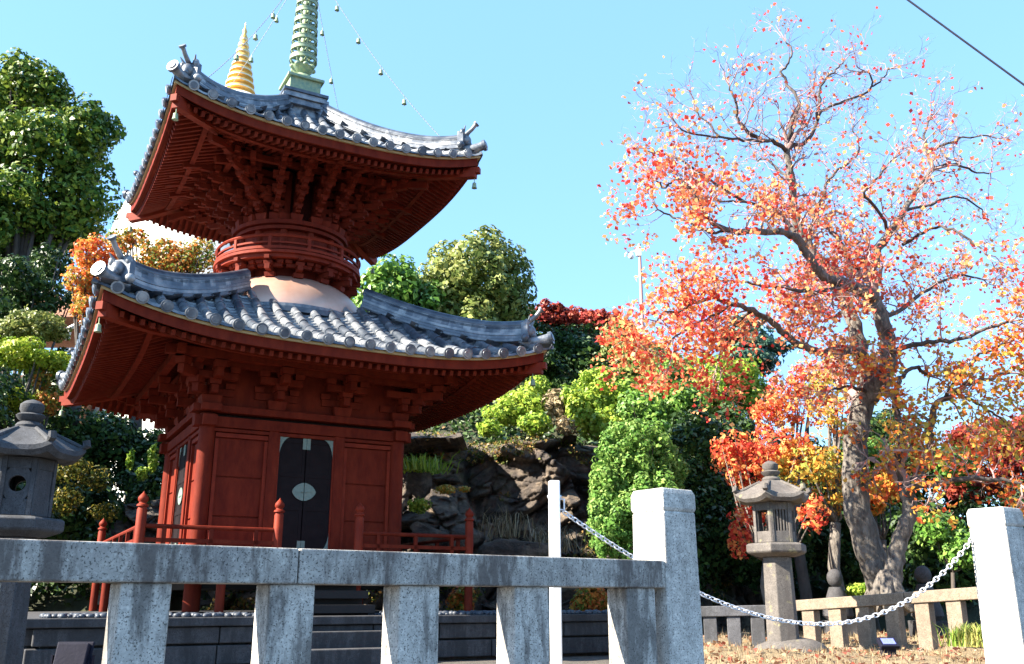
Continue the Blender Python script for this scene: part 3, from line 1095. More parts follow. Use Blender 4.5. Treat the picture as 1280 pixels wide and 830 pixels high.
for k in range(64):
    a1 = 2 * math.pi * k / 64; a2 = 2 * math.pi * (k + 1) / 64
    rr_.tube([(1.19 * math.cos(a1), 1.19 * math.sin(a1), 5.59), (1.19 * math.cos(a2), 1.19 * math.sin(a2), 5.59)], 0.028, 6, False)
pb(rr_, 'balcony_railing', M['red_end'], smooth=True)
hd = pmb(); hd.ring(0.97, 5.93, 0.07, 0.20, 64); hd.ring(0.92, 5.85, 0.06, 0.12, 64); hd.ring(0.88, 5.45, 0.06, 0.1, 48)
for k in range(12):
    a_ = 2 * math.pi * k / 12 + 0.13
    hd.tube([(0.83 * math.cos(a_), 0.83 * math.sin(a_), 5.3), (0.83 * math.cos(a_), 0.83 * math.sin(a_), 5.95)], 0.06, 8)
pb(hd, 'drum_head_ring', M['red'], smooth=True)

# four-stepped brackets under the upper roof
for q in range(4):
    for x, ang in ((-0.78, 0), (-0.47, 0), (-0.16, 0), (0.16, 0), (0.47, 0), (0.78, 0), (-0.62, 45)):
        br = pmb(q)
        if ang == 45:
            ori = Matrix.Translation((-0.60, -0.60, 0)) @ Matrix.Rotation(R(-45), 4, 'Z')
            L0 = 1.30
        else:
            yy = -math.sqrt(max(0.0, 0.84 ** 2 - x * x)) if abs(x) < 0.8 else -0.42
            fan = -x * 0.30
            ori = Matrix.Translation((x, yy, 0)) @ Matrix.Rotation(-fan, 4, 'Z')
            L0 = 1.0
        br.M = ZO @ Matrix.Rotation(q * math.pi / 2, 4, 'Z') @ ori
        base = 0.0 if abs(x) < 0.7 or ang else 0.0
        br.box((0, -0.02, 6.02), (0.17, 0.2, 0.10), None, 1.2)
        br.box((0, 0.0, 6.4), (0.09, 0.10, 0.9))
        for k in range(5):
            o = L0 * (0.20 + 0.20 * k); z = 6.12 + 0.145 * k
            br.box((0, -o / 2, z), (0.075, o, 0.09))
            br.box((0, -o - 0.03, z + 0.02), (0.07, 0.08, 0.055))
            br.box((0, -o + 0.04, z + 0.075), (0.12, 0.12, 0.055), None, 1.18)
            if k >= 1:
                wl = (0.2, 0.2, 0.24, 0.26, 0.26)[k]
                br.box((0, -o + 0.04, z + 0.118), (wl, 0.065, 0.07))
                for dx in (-wl / 2 + 0.05, wl / 2 - 0.05):
                    br.box((dx, -o + 0.04, z + 0.17), (0.10, 0.10, 0.045), None, 1.15)
        # tail rafter slanting down and out
        br.bar((0, -0.2 * L0, 6.93), (0, -1.28 * L0, 6.66), 0.085, 0.11)
        pb(br, 'bracket_set', M['red'])
    pu = pmb(q)
    for h, z in ((1.30, 6.74), (1.60, 6.86)):
        pu.box((0, -h, z), (2 * h + 0.35, 0.085, 0.09))
    pb(pu, 'purlin', M['red'])
cl = pmb()
cl.box((0, 0, 6.98), (2.2, 2.2, 0.05))
pb(cl, 'ceiling_board', M['void'])

# roof crown: stepped tile, verdigris box, bowl, nine rings
cb = pmb()
for k, (h, z) in enumerate(((0.40, 8.40), (0.37, 8.465), (0.41, 8.53), (0.37, 8.59), (0.40, 8.65))):
    cb.box((0, 0, z), (2 * h, 2 * h, 0.055))
cb.box((0, 0, 8.25), (0.62, 0.62, 0.3))
pb(cb, 'crown_tiles', M['tile'], ROOF2)
FN = pmb()
FN.box((0, 0, 8.83), (0.56, 0.56, 0.27)); FN.box((0, 0, 8.985), (0.66, 0.66, 0.055)); FN.box((0, 0, 8.70), (0.62, 0.62, 0.05))
fin = pb(FN, 'finial', M['verd'], bevel=0.008)
bw = pmb(); bw.lathe([(0.23, 9.0), (0.225, 9.06), (0.19, 9.13), (0.12, 9.17), (0.10, 9.20), (0.13, 9.23), (0.19, 9.29), (0.21, 9.33), (0.16, 9.34), (0.05, 9.35)], 28)
for k in range(8):
    a_ = 2 * math.pi * k / 8
    bw.ball((0.19 * math.cos(a_), 0.19 * math.sin(a_), 9.33), 0.055, 8, 5, (1, 1, 0.8))
pb(bw, 'bowl', M['verd'], fin, smooth=True)
pl = pmb(); pl.tube([(0, 0, 9.2), (0, 0, 12.2)], 0.045, 12)
pb(pl, 'mast', M['verd'], fin, smooth=True)
for k in range(9):
    z = 9.50 + 0.198 * k
    r_ = 0.245 - 0.0085 * k
    g = pmb()
    g.ring(r_, z, 0.075, 0.03, 32)
    g.ring(r_ + 0.006, z + 0.035, 0.014, 0.03, 32); g.ring(r_ + 0.006, z - 0.035, 0.014, 0.03, 32)
    for j in range(8):
        a_ = 2 * math.pi * j / 8
        ca, sa = math.cos(a_), math.sin(a_)
        if j % 2 == 0: g.bar((0.04 * ca, 0.04 * sa, z), (r_ * ca * 0.95, r_ * sa * 0.95, z), 0.02, 0.05)
        g.tube([(r_ * 0.93 * ca, r_ * 0.93 * sa, z - 0.03), (r_ * 0.9 * ca, r_ * 0.9 * sa, z - 0.075), (r_ * 0.80 * ca, r_ * 0.80 * sa, z - 0.11), (0.06 * ca, 0.06 * sa, z - 0.12)], [0.014, 0.017, 0.014, 0.012], 6)
    g.lathe([(0.07, z - 0.05), (0.085, z), (0.07, z + 0.05)], 12)
    pb(g, 'ring', M['verd'], fin, smooth=True)
tp = pmb()
tp.lathe([(0.05, 11.25), (0.16, 11.3), (0.16, 11.34), (0.05, 11.38), (0.045, 11.9), (0.09, 11.97), (0.05, 12.06), (0.10, 12.15), (0.07, 12.24), (0.004, 12.38)], 16)
for j in range(4):
    a_ = math.pi / 4 + math.pi / 2 * j
    for e in range(3):
        tp.tube([(0.05 * math.cos(a_), 0.05 * math.sin(a_), 11.42 + 0.14 * e), (0.2 * math.cos(a_), 0.2 * math.sin(a_), 11.5 + 0.14 * e), (0.13 * math.cos(a_), 0.13 * math.sin(a_), 11.64 + 0.13 * e)], [0.015, 0.02, 0.006], 6)
pb(tp, 'flame_top', M['verd'], fin, smooth=True)
for q in range(4):
    ch = pmb(q)
    A = Vector((-0.14, -0.14, 11.34)); hh = 1.95
    B = Vector((-hh, -hh, Z2(hh, hh) + 0.27))
    pts = []
    K = 60
    for i in range(K + 1):
        f_ = i / K
        p = A.lerp(B, f_); p.z -= 0.34 * 4 * f_ * (1 - f_) * 0.55
        pts.append(p)
    ch.tube(pts, 0.005, 5)
    for i, p in enumerate(pts): ch.ball(p, 0.010, 5, 4)
    CH = pb(ch, 'stay_chain', M['old_iron'], fin)
    for f_ in (0.18, 0.36, 0.54, 0.72):
        b_ = pmb(q)
        p = pts[int(f_ * K)]
        b_.tube([p, p - Vector((0, 0, 0.06))], 0.006, 5)
        b_.lathe([(0.012, -0.06), (0.03, -0.075), (0.036, -0.13), (0.044, -0.155), (0.02, -0.155)], 10, p)
        b_.ball(p - Vector((0, 0, 0.175)), 0.014, 6, 4)
        pb(b_, 'bell', M['verd'], CH, smooth=True)
    # small wind bell under each roof corner
    for (Ux, hb) in ((U1, 3.05), (U2, 2.36)):
        b_ = pmb(q)
        p = Vector((-hb, -hb, Ux(hb, hb) - 0.19))
        b_.tube([p + Vector((0, 0, 0.04)), p - Vector((0, 0, 0.06))], 0.006, 5)
        b_.lathe([(0.012, -0.06), (0.032, -0.075), (0.038, -0.14), (0.046, -0.165), (0.02, -0.165)], 10, p)
        pb(b_, 'wind_bell', M['verd'], smooth=True)

ZO = Matrix.Translation((0, 0, 0.17))
# stone platform of the pagoda
PLT = thing('stone_platform', PC, 'low dark stone platform with coursed blocks and steps under the red pagoda', 'platform', rz=PR)
def qb(m, name, mat, **kw): return m.build(name, mat, PLT, local=True, **kw)
tpz = pmb(); tpz.box((0.75, 0, -0.24), (8.5, 6.9, 0.10))
qb(tpz, 'platform_top', M['stone_base'], bevel=0.012)
for lev, (z, hh, off) in enumerate(((-0.39, 0.19, 0.10), (-0.61, 0.22, 0.04))):
    cs = pmb()
    x = -3.5 + off
    ln = [0.9, 1.1, 0.8, 1.2, 1.0, 0.85, 1.15, 1.0, 0.9]
    k = 0
    while x < 4.85:
        l_ = min(ln[k % 9] * random.uniform(0.85, 1.1), 4.9 - x)
        if l_ < 0.1: break
        cs.box((x + l_ / 2, -3.30 - random.uniform(0, 0.012), z), (l_ - 0.012, 0.18, hh - 0.01))
        x += l_; k += 1
    for sx in (-3.42, 4.92):
        cs.box((sx, 0.1, z), (0.16, 6.6, hh - 0.012))
    qb(cs, 'block_course', M['stone_base'], bevel=0.012)
ft = pmb(); ft.box((0.75, 0, -0.70), (8.1, 6.4, 0.9)); qb(ft, 'fill', M['stone_base'])
stp = pmb()
for k in range(3):
    stp.box((0.0, -3.50 - 0.27 * k, -0.43 - 0.19 * k + 0.08 - 0.12), (1.5 + 0.0 * k, 0.30, 0.21))
qb(stp, 'stone_steps', M['stone_base'], bevel=0.012)
# rows of dark pebbles along the platform edge
pbl = MB(); pbl.M = Matrix.Translation(PC) @ Matrix.Rotation(PR, 4, 'Z')
for k in range(900):
    x = random.uniform(-3.3, 4.8); y = -3.38 + random.uniform(0, 0.55)
    if abs(x) < 0.62: continue
    s_ = random.uniform(0.022, 0.05)
    pbl.ball((x, y, -0.02 + s_ * 0.4), s_, 6, 4, (random.uniform(0.8, 1.4), random.uniform(0.8, 1.3), 0.75))
tag(pbl.build('pebbles', M['pebble'], smooth='all'), 'strip of dark rounded pebbles along the front edge of the pagoda platform', 'pebbles', kind='stuff')

# ------------------------------------------------------------------ street fence of granite
FEN = thing('granite_fence', FP(0, 0, -1.5), 'weathered grey granite fence with square posts under a thick rail, along the street', 'fence')
RB, RT = 0.065, 0.214


def fbox(mb, t0, t1, d0, d1, z0, z1):
    mb.box(FP((t0 + t1) / 2, (d0 + d1) / 2, (z0 + z1) / 2), (t1 - t0, d1 - d0, z1 - z0), FROT)


for t0, t1 in ((-3.9, -1.1355), (-1.1305, 1.075)):
    r_ = MB(); fbox(r_, t0, t1, 0.0, 0.215, RB, RT)
    r_.build('rail', M['granite_rail'], FEN, bevel=0.008)
kb = MB(); fbox(kb, -4.5, 1.5, -0.03, 0.30, -1.5, -0.62)
kb.build('kerb', M['granite_rail'], FEN, bevel=0.012)
for t0, t1 in ((-3.06, -2.86), (-2.46, -2.257), (-1.848, -1.652), (-1.246, -1.04), (-0.621, -0.406), (0.035, 0.253), (0.793, 1.010)):
    p = MB(); fbox(p, t0, t1, 0.022, 0.185, -0.62, RB)
    p.build('post', M['granite'], FEN, bevel=0.009)


def gate_post(t, d0, w, ztop, label):
    c = FP(t + w / 2, d0 + w / 2, 0)
    th = thing('gate_post', (c.x, c.y, 0.0), label, 'gate post', 'granite posts on either side of the chained gateway')
    zc = ztop - 0.125
    b_ = MB()
    wb = w * 1.14
    Vs = []
    for z, ww in ((EYE - 1.5, wb), (EYE + zc - 0.02, w), (EYE + zc - 0.006, w * 0.975)):
        for sx, sy in ((-1, -1), (1, -1), (1, 1), (-1, 1)):
            p = FROT @ Vector((sx * ww / 2, sy * ww / 2, 0)); Vs.append((c.x + p.x, c.y + p.y, z))
    Fs = [(3, 2, 1, 0), (8, 9, 10, 11)]
    for l_ in range(2):
        for e in range(4):
            e2 = (e + 1) % 4
            Fs.append((l_ * 4 + e, l_ * 4 + e2, l_ * 4 + 4 + e2, l_ * 4 + 4 + e))
    b_.add(Vs, Fs)
    b_.build('shaft', M['granite_post'], th, bevel=0.009)
    b_ = MB(); Vs = []
    for z, ww in ((zc - 0.008, w * 0.975), (zc + 0.012, w * 1.035), (ztop - 0.03, w * 1.03), (ztop, w * 0.93)):
        for sx, sy in ((-1, -1), (1, -1), (1, 1), (-1, 1)):
            p = FROT @ Vector((sx * ww / 2, sy * ww / 2, 0)); Vs.append((c.x + p.x, c.y + p.y, EYE + z))
    Fs = [(3, 2, 1, 0), (12, 13, 14, 15)]
    for l_ in range(3):
        for e in range(4):
            e2 = (e + 1) % 4
            Fs.append((l_ * 4 + e, l_ * 4 + e2, l_ * 4 + 4 + e2, l_ * 4 + 4 + e))
    b_.add(Vs, Fs)
    b_.build('cap', M['granite_post'], th, bevel=0.006)
    return th, c


gp1, gc1 = gate_post(1.079, -0.002, 0.262, 0.628, 'pale granite gate post at the right end of the street fence rail, with grooved cap')
cR = at(1254, 636, 6.55); tR = (cR - P0).dot(uf); dR = (cR - P0).dot(vf)
gp2, gc2 = gate_post(tR, dR, 0.262, 0.628, 'pale granite gate post cut by the right edge, holding the right end of the chain')

# white pole and chain
pp = at(693, 640, 5.9)
WP = thing('white_pole', (pp.x, pp.y, 0.7), 'slim white square pole standing behind the granite fence, holding the left end of the chain', 'pole')
ztop = at(693, 601, 5.9).z
m_ = MB(); m_.box((pp.x, pp.y, (ztop + 0.7) / 2), (0.062, 0.062, ztop - 0.7), Matrix.Rotation(R(12), 3, 'Z'))
m_.build('shaft', M['white'], WP, bevel=0.006)
zl = at(693, 624, 5.9).z
m_ = MB(); m_.tube([(pp.x - 0.043, pp.y, zl + 0.015), (pp.x + 0.045, pp.y, zl + 0.015)], 0.010, 8)
m_.tube([(pp.x + 0.03, pp.y - 0.0, zl), (pp.x + 0.062, pp.y, zl), (pp.x + 0.062, pp.y, zl - 0.065), (pp.x + 0.035, pp.y, zl - 0.065)], 0.006, 6)
m_.build('chain_bracket', M['chain'], WP, smooth=True)
Pa = at(706, 642, 5.9); Qa = at(1214, 674, 6.75)
ctrl = [(0, 642), (0.155, 695), (0.30, 748), (0.45, 771), (0.58, 778), (0.70, 772), (0.85, 738), (0.93, 709), (1.0, 674)]
cf = np.array([c_[0] for c_ in ctrl]); cz = []
for f_, y_ in ctrl:
    q_ = Pa.lerp(Qa, f_)
    lo, hi = -2.0, 3.0
    # height giving that picture row at this distance
    xx = CX + (q_.x / q_.y) * 1208
    cz.append(at(xx, y_, q_.y).z)
co_ = np.polyfit(cf, cz, 4)
N = 400
fx = np.linspace(0, 1, N)
CP = [Vector((Pa.x + (Qa.x - Pa.x) * f_, Pa.y + (Qa.y - Pa.y) * f_, float(np.polyval(co_, f_)))) for f_ in fx]
cum = [0]
for k in range(1, N): cum.append(cum[-1] + (CP[k] - CP[k - 1]).length)
nl = int(cum[-1] / 0.036)
chm = MB()
for k in range(nl + 1):
    s_ = cum[-1] * k / nl
    j = min(max(np.searchsorted(cum, s_), 1), N - 1)
    p = CP[j]; t_ = (CP[j] - CP[j - 1]).normalized()
    sd = t_.cross(Vector((0, 0, 1))).normalized(); up = sd.cross(t_)
    rot = 0.6 if k % 2 == 0 else 0.6 + math.pi / 2
    ay = sd * math.cos(rot) + up * math.sin(rot)
    chm.torus(p, 0.0145, 0.0042, t_, ay, 12, 6, 1.75)
tag(chm.build('chain', M['chain'], smooth='all', origin=tuple(CP[N // 2])), 'pale steel link chain sagging between the white pole and the right gate post', 'chain')

# ------------------------------------------------------------------ stone lanterns
def lantern(loc, base_z, label, mat, rz, hole, rock=True):
    """loc: (x, y); base_z world height of the ground; heights below relative to eye"""
    th = thing('stone_lantern', (loc[0], loc[1], base_z), label, 'stone lantern', 'stone lanterns in the temple yard', rz=rz)
    o = -base_z + EYE

    def L_(m, name, **kw): return m.build(name, mat, th, local=True, **kw)
    if rock:
        m = MB(); m.ball((0.02, 0, -0.02), 0.36, 18, 10, (1.05, 0.9, 0.44))
        for k in range(len(m.v)):
            x, y, z = m.v[k]; f_ = 1 + 0.10 * math.sin(7 * x + 3 * y) + 0.08 * math.sin(11 * y + 5 * z + 2)
            m.v[k] = (x * f_, y * f_, z * f_)
        rk = L_(m, 'base_rock', smooth=True)
        z0 = 0.08
    else:
        m = MB(); m.lathe([(0.40, 0.0), (0.40, 0.14), (0.34, 0.17), (0.24, 0.20)], 6); L_(m, 'base', bevel=0.01); z0 = 0.19
    m = MB(); m.lathe([(0.168, z0), (0.150, 0.42 + o)], 6); L_(m, 'shaft', bevel=0.008)
    m = MB(); m.lathe([(0.20, 0.42 + o), (0.30, 0.455 + o), (0.315, 0.47 + o), (0.315, 0.535 + o), (0.29, 0.55 + o), (0.2, 0.56 + o)], 6); L_(m, 'platform', bevel=0.006)
    # light chamber: six faces with openings
    m = MB()
    ra = 0.215; z1, z2 = 0.56 + o, 0.96 + o
    for k in range(6):
        a1 = math.pi / 3 * k; a2 = a1 + math.pi / 3
        A = Vector((ra * math.cos(a1), ra * math.sin(a1), 0)); B = Vector((ra * math.cos(a2), ra * math.sin(a2), 0))
        T = (B - A).normalized(); Nn = Vector((T.y, -T.x, 0)); w = (B - A).length
        rot = Matrix((T, -Nn, Vector((0, 0, 1)))).transposed()
        Cc = (A + B) / 2 - Nn * 0.02
        def pan(x0, x1, za, zb, dd=0.04, mm=m, Cc=Cc, T=T, rot=rot):
            mm.box(Cc + T * ((x0 + x1) / 2) + Vector((0, 0, (za + zb) / 2)), (x1 - x0, dd, zb - za), rot)
        h_ = w / 2
        kind = hole[k % len(hole)]
        pan(-h_, -h_ + 0.03, z1, z2, 0.052); pan(h_ - 0.03, h_, z1, z2, 0.052)
        pan(-h_ + 0.03, h_ - 0.03, z1, z1 + 0.11); pan(-h_ + 0.03, h_ - 0.03, z2 - 0.08, z2)
        if kind == 'slat':
            for j in range(5):
                xj = -h_ + 0.045 + j * (w - 0.09) / 4
                pan(xj - 0.008, xj + 0.008, z1 + 0.11, z2 - 0.08, 0.03)
        elif kind == 'round':
            zc = (z1 + 0.11 + z2 - 0.08) / 2; rr = 0.055; K = 20
            hw = h_ - 0.03; hz = (z2 - 0.08 - z1 - 0.11) / 2
            V = []
            for ly in (0, -0.04):
                for i in range(K):
                    a_ = 2 * math.pi * i / K
                    ca, sa = math.cos(a_), math.sin(a_)
                    V.append(Cc + Nn * (0.018 + ly) + T * (rr * ca) + Vector((0, 0, zc + rr * sa)))
                for i in range(K):
                    a_ = 2 * math.pi * i / K
                    ca, sa = math.cos(a_), math.sin(a_)
                    k2 = 1 / max(abs(ca), abs(sa))
                    V.append(Cc + Nn * (0.018 + ly) + T * (hw * ca * k2) + Vector((0, 0, zc + hz * sa * k2)))
            Fs = []
            for i in range(K):
                j = (i + 1) % K
                Fs.append((i, j, K + j, K + i)); Fs.append((i, 2 * K + i, 2 * K + j, j))
            m.add(V, Fs)
        elif kind == 'blank':
            pan(-h_ + 0.03, h_ - 0.03, z1 + 0.11, z2 - 0.08, 0.03)
    m.lathe([(0.19, z1 - 0.005), (0.19, z1 + 0.02)], 6)
    L_(m, 'light_chamber', bevel=0.003)
    # curved hexagonal roof with turned-up corners
    m = MB()
    K = 48; prof = [(0.36, -0.035), (0.395, 0.0), (0.385, 0.035), (0.30, 0.085), (0.21, 0.14), (0.13, 0.185), (0.085, 0.205)]
    V = []
    for r_, z in prof:
        for k in range(K):
            a_ = 2 * math.pi * k / K
            am = (a_ + math.pi / 6) % (math.pi / 3) - math.pi / 6
            hexr = 1 / math.cos(abs(((a_) % (math.pi / 3)) - math.pi / 6)) * math.cos(math.pi / 6)
            cornerness = max(0, 1 - abs(am) / 0.35)
            V.append((r_ * hexr * math.cos(a_), r_ * hexr * math.sin(a_), z2 + 0.03 + z + 0.045 * cornerness ** 2 * (r_ / 0.39) ** 4))
    Fs = []
    for i in range(len(prof) - 1):
        for k in range(K):
            k2 = (k + 1) % K
            Fs.append((i * K + k, i * K + k2, (i + 1) * K + k2, (i + 1) * K + k))
    Fs.append(tuple(range(K - 1, -1, -1))); Fs.append(tuple((len(prof) - 1) * K + k for k in range(K)))
    m.add(V, Fs)
    for k in range(6):
        a_ = math.pi / 3 * k
        ca, sa = math.cos(a_), math.sin(a_)
        m.tube([(0.12 * ca, 0.12 * sa, z2 + 0.215), (0.25 * ca, 0.25 * sa, z2 + 0.155), (0.36 * ca, 0.36 * sa, z2 + 0.10), (0.395 * ca, 0.395 * sa, z2 + 0.125), (0.385 * ca, 0.385 * sa, z2 + 0.16)], [0.016, 0.018, 0.024, 0.032, 0.028], 8)
    L_(m, 'roof', smooth=True)
    m = MB(); zt_ = z2 + 0.235
    m.lathe([(0.09, zt_ - 0.01), (0.095, zt_ + 0.01), (0.08, zt_ + 0.03), (0.06, zt_ + 0.04), (0.085, zt_ + 0.06), (0.10, zt_ + 0.085), (0.085, zt_ + 0.095), (0.065, zt_ + 0.10), (0.082, zt_ + 0.13), (0.08, zt_ + 0.165), (0.05, zt_ + 0.19), (0.012, zt_ + 0.203)], 20)
    L_(m, 'finial', smooth=True)
    return th


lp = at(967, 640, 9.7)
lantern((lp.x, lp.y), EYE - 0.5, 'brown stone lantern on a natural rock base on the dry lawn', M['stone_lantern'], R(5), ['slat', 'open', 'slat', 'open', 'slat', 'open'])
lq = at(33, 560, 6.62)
lantern((lq.x, lq.y), EYE - 0.76, 'shade-darkened bluish stone lantern with a round window, cut by the left edge', M['stone_shade'], R(20), ['blank', 'round', 'blank', 'round', 'round', 'blank'], rock=False)

# ------------------------------------------------------------------ low fence on the lawn
def low_fence(pa, pb_, nposts, label, mat, pw=0.15, zb=-0.54, rh=0.115):
    """pa, pb_: rail top end points"""
    d = (pb_ - pa); dh = Vector((d.x, d.y, 0)); Ld = dh.length; dh.normalize()
    th = thing('low_stone_fence', ((pa.x + pb_.x) / 2, (pa.y + pb_.y) / 2, EYE + zb), label, 'fence', 'low stone fences on the lawn')
    nseg = max(1, int(round(Ld / 1.3)))
    for k in range(nseg):
        r_ = MB(); a_ = pa.lerp(pb_, k / nseg) + dh * 0.003; b_ = pa.lerp(pb_, (k + 1) / nseg) - dh * 0.003
        r_.bar(a_ - Vector((0, 0, rh / 2)), b_ - Vector((0, 0, rh / 2)), 0.17, rh)
        r_.build('rail', mat, th, bevel=0.008)
    rot = Matrix((dh, Vector((-dh.y, dh.x, 0)), Vector((0, 0, 1)))).transposed()
    for k in range(nposts):
        q_ = pa.lerp(pb_, (k + 0.5) / nposts)
        z1_ = q_.z - rh - 0.001
        p = MB(); p.box((q_.x, q_.y, (z1_ + EYE + zb) / 2), (pw, 0.13, z1_ - EYE - zb), rot)
        p.build('post', mat, th, bevel=0.008)
    k2 = MB(); mid = (pa + pb_) / 2; k2.box((mid.x, mid.y, EYE + zb + 0.02), (Ld, 0.24, 0.07), rot)
    k2.build('kerb', mat, th, bevel=0.01)
    return th


FLa = at(996, 750.5, 10.9); FLb = at(1300, 728, 9.0)
low_fence(FLa, FLb, 8, 'low sunlit pale stone fence behind the lantern, in front of the big trunk', M['stone_pale'])
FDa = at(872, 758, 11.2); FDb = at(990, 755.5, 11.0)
low_fence(FDa, FDb, 4, 'short shade-darkened grey stone fence left of the brown lantern', M['fence_shaded'], zb=-0.56)

# solar spot light on the lawn
sp = at(1110, 806, 9.0)
SL = thing('garden_light', (sp.x, sp.y, EYE - 0.5), 'small black solar garden light with a blue panel on the lawn by the low fence', 'garden light')
m = MB(); rt = Matrix.Rotation(R(-55), 3, 'X') @ Matrix.Rotation(R(0), 3, 'Z')
m.box((sp.x, sp.y, EYE - 0.385), (0.17, 0.13, 0.045), Matrix.Rotation(R(35), 3, 'X')); m.tube([(sp.x, sp.y, EYE - 0.55), (sp.x, sp.y, EYE - 0.40)], 0.02, 8)
m.box((sp.x, sp.y + 0.01, EYE - 0.455), (0.12, 0.09, 0.10))
m.build('body', M['blackplastic'], SL, bevel=0.006)
m = MB(); q_ = Matrix.Rotation(R(35), 3, 'X') @ Vector((0, 0, 0.0245)); m.box((sp.x + q_.x, sp.y + q_.y, EYE - 0.385 + q_.z), (0.115, 0.08, 0.006), Matrix.Rotation(R(35), 3, 'X'))
m.build('panel', M['panel'], SL)
# dark floodlight in the yard at left
fp_ = at(92, 815, 7.4)
FL = thing('floodlight', (fp_.x, fp_.y, EYE - 0.76), 'dark box floodlight on the ground behind the left part of the fence', 'floodlight')
m = MB(); m.box((fp_.x, fp_.y, EYE - 0.42), (0.24, 0.10, 0.20), Matrix.Rotation(R(-15), 3, 'X')); m.box((fp_.x, fp_.y, EYE - 0.42), (0.28, 0.02, 0.24), Matrix.Rotation(R(-15), 3, 'X'))
m.build('housing', M['blackplastic'], FL, bevel=0.01)
m = MB()
for sx in (-1, 1): m.box((fp_.x + sx * 0.15, fp_.y, EYE - 0.55), (0.012, 0.04, 0.30))
m.box((fp_.x, fp_.y, EYE - 0.73), (0.32, 0.16, 0.06)); m.build('bracket', M['blackplastic'], FL)

# two weathered stone markers behind the low fence, dark colour stands for shade
for (px, py, Yd, lab) in ((1043, 718, 13.4, 'dim stone marker with round head in the shade left of the big trunk'), (1153, 714, 13.2, 'dim stone marker with round head in the shade right of the big trunk')):
    p = at(px, py, Yd); b0 = EYE - 0.55
    T_ = thing('stone_marker', (p.x, p.y, b0), lab, 'stone marker', 'stone markers in the shade')
    m = MB(); m.box((p.x, p.y, b0 + 0.14), (0.42, 0.36, 0.28)); m.build('base', M['stone_base'], T_, bevel=0.01)
    m = MB(); hz = p.z - b0; m.lathe([(0.15, 0.28), (0.21, 0.34), (0.20, 0.42), (0.11, hz - 0.22), (0.09, hz - 0.17)], 14, (p.x, p.y, b0)); m.build('body', M['stone_base'], T_, smooth=True)
    m = MB(); m.ball((p.x, p.y, b0 + hz - 0.05), 0.11, 14, 10, (1, 1, 1.15)); m.build('head', M['stone_base'], T_, smooth=True)

# ------------------------------------------------------------------ white stupa with gilded spire far behind
sb = at(299, 118, 34.0)
cz0 = sb.z
r0 = Vector((sb.x, sb.y, 0))
ST = thing('white_stupa', (r0.x, r0.y, EYE + 1.0), 'white domed stupa with a stepped gilded spire rising behind the pagoda roof', 'stupa')
e1 = at(299, 285, 34).z
m = MB(); m.lathe([(4.5, EYE + 1.0), (4.5, EYE + 3.5), (4.25, EYE + 3.6), (4.25, e1 - 3.0), (4.2, e1 - 1.2), (4.0, e1 - 0.2), (3.4, e1 + 1.2), (2.4, e1 + 2.3), (1.2, cz0 - 0.6), (0.9, cz0 - 0.3)], 48, (r0.x, r0.y, 0)); m.build('dome', M['plaster'], ST, smooth=True)
m = MB()
ztip = at(299, 28, 34).z; zb_ = cz0 - 0.6; H_ = ztip - zb_
prof = []
K = 11
for k in range(K):
    f0 = k / K * 0.84; f1_ = (k + 1) / K * 0.84
    r_a = 0.74 * (1 - f0) ** 1.05; r_b = 0.74 * (1 - f1_) ** 1.05
    z_a = zb_ + H_ * f0; z_b = zb_ + H_ * f1_
    prof += [(r_a * 0.84, z_a), (r_a * 1.0, z_a + (z_b - z_a) * 0.22), (r_a * 1.0, z_a + (z_b - z_a) * 0.52), (r_a * 0.86, z_a + (z_b - z_a) * 0.72)]
prof += [(0.07, zb_ + H_ * 0.86), (0.10, zb_ + H_ * 0.89), (0.04, zb_ + H_ * 0.93), (0.012, ztip)]
m.lathe(prof, 28, (r0.x, r0.y, 0)); SP_ = m.build('spire', M['gilt'], ST, smooth=True)
for k in range(K):
    m = MB()
    r_p, z_p = prof[4 * k + 1]
    z_q = prof[4 * k + 2][1]
    m.ring(r_p * 1.03, z_p + (z_q - z_p) * 0.25, (z_q - z_p) * 0.55, 0.05, 28, (r0.x, r0.y))
    m.build('pale_band', M['pale_gilt'], SP_, smooth=True)

# brown roofed hall far left
hb_ = at(58, 372, 30)
HH = thing('brown_roofed_hall', (hb_.x, hb_.y, EYE + 2.0), 'small hall with a brown roof glimpsed under the tall tree at far left', 'building')
m = MB(); m.box((hb_.x, hb_.y + 1.6, EYE + 4.6), (3.4, 3.0, 5.2)); m.build('wall', M['brownroof'], HH)
m = MB(); zr = hb_.z
m.add([(hb_.x - 2.3, hb_.y - 0.4, zr - 0.8), (hb_.x + 2.3, hb_.y - 0.4, zr - 0.8), (hb_.x + 2.3, hb_.y + 3.6, zr - 0.8), (hb_.x - 2.3, hb_.y + 3.6, zr - 0.8), (hb_.x - 1.6, hb_.y + 1.6, zr + 0.6), (hb_.x + 1.6, hb_.y + 1.6, zr + 0.6)],
      [(0, 1, 5, 4), (2, 3, 4, 5), (1, 2, 5), (3, 0, 4), (3, 2, 1, 0)])
m.build('roof', M['brownroof'], HH)

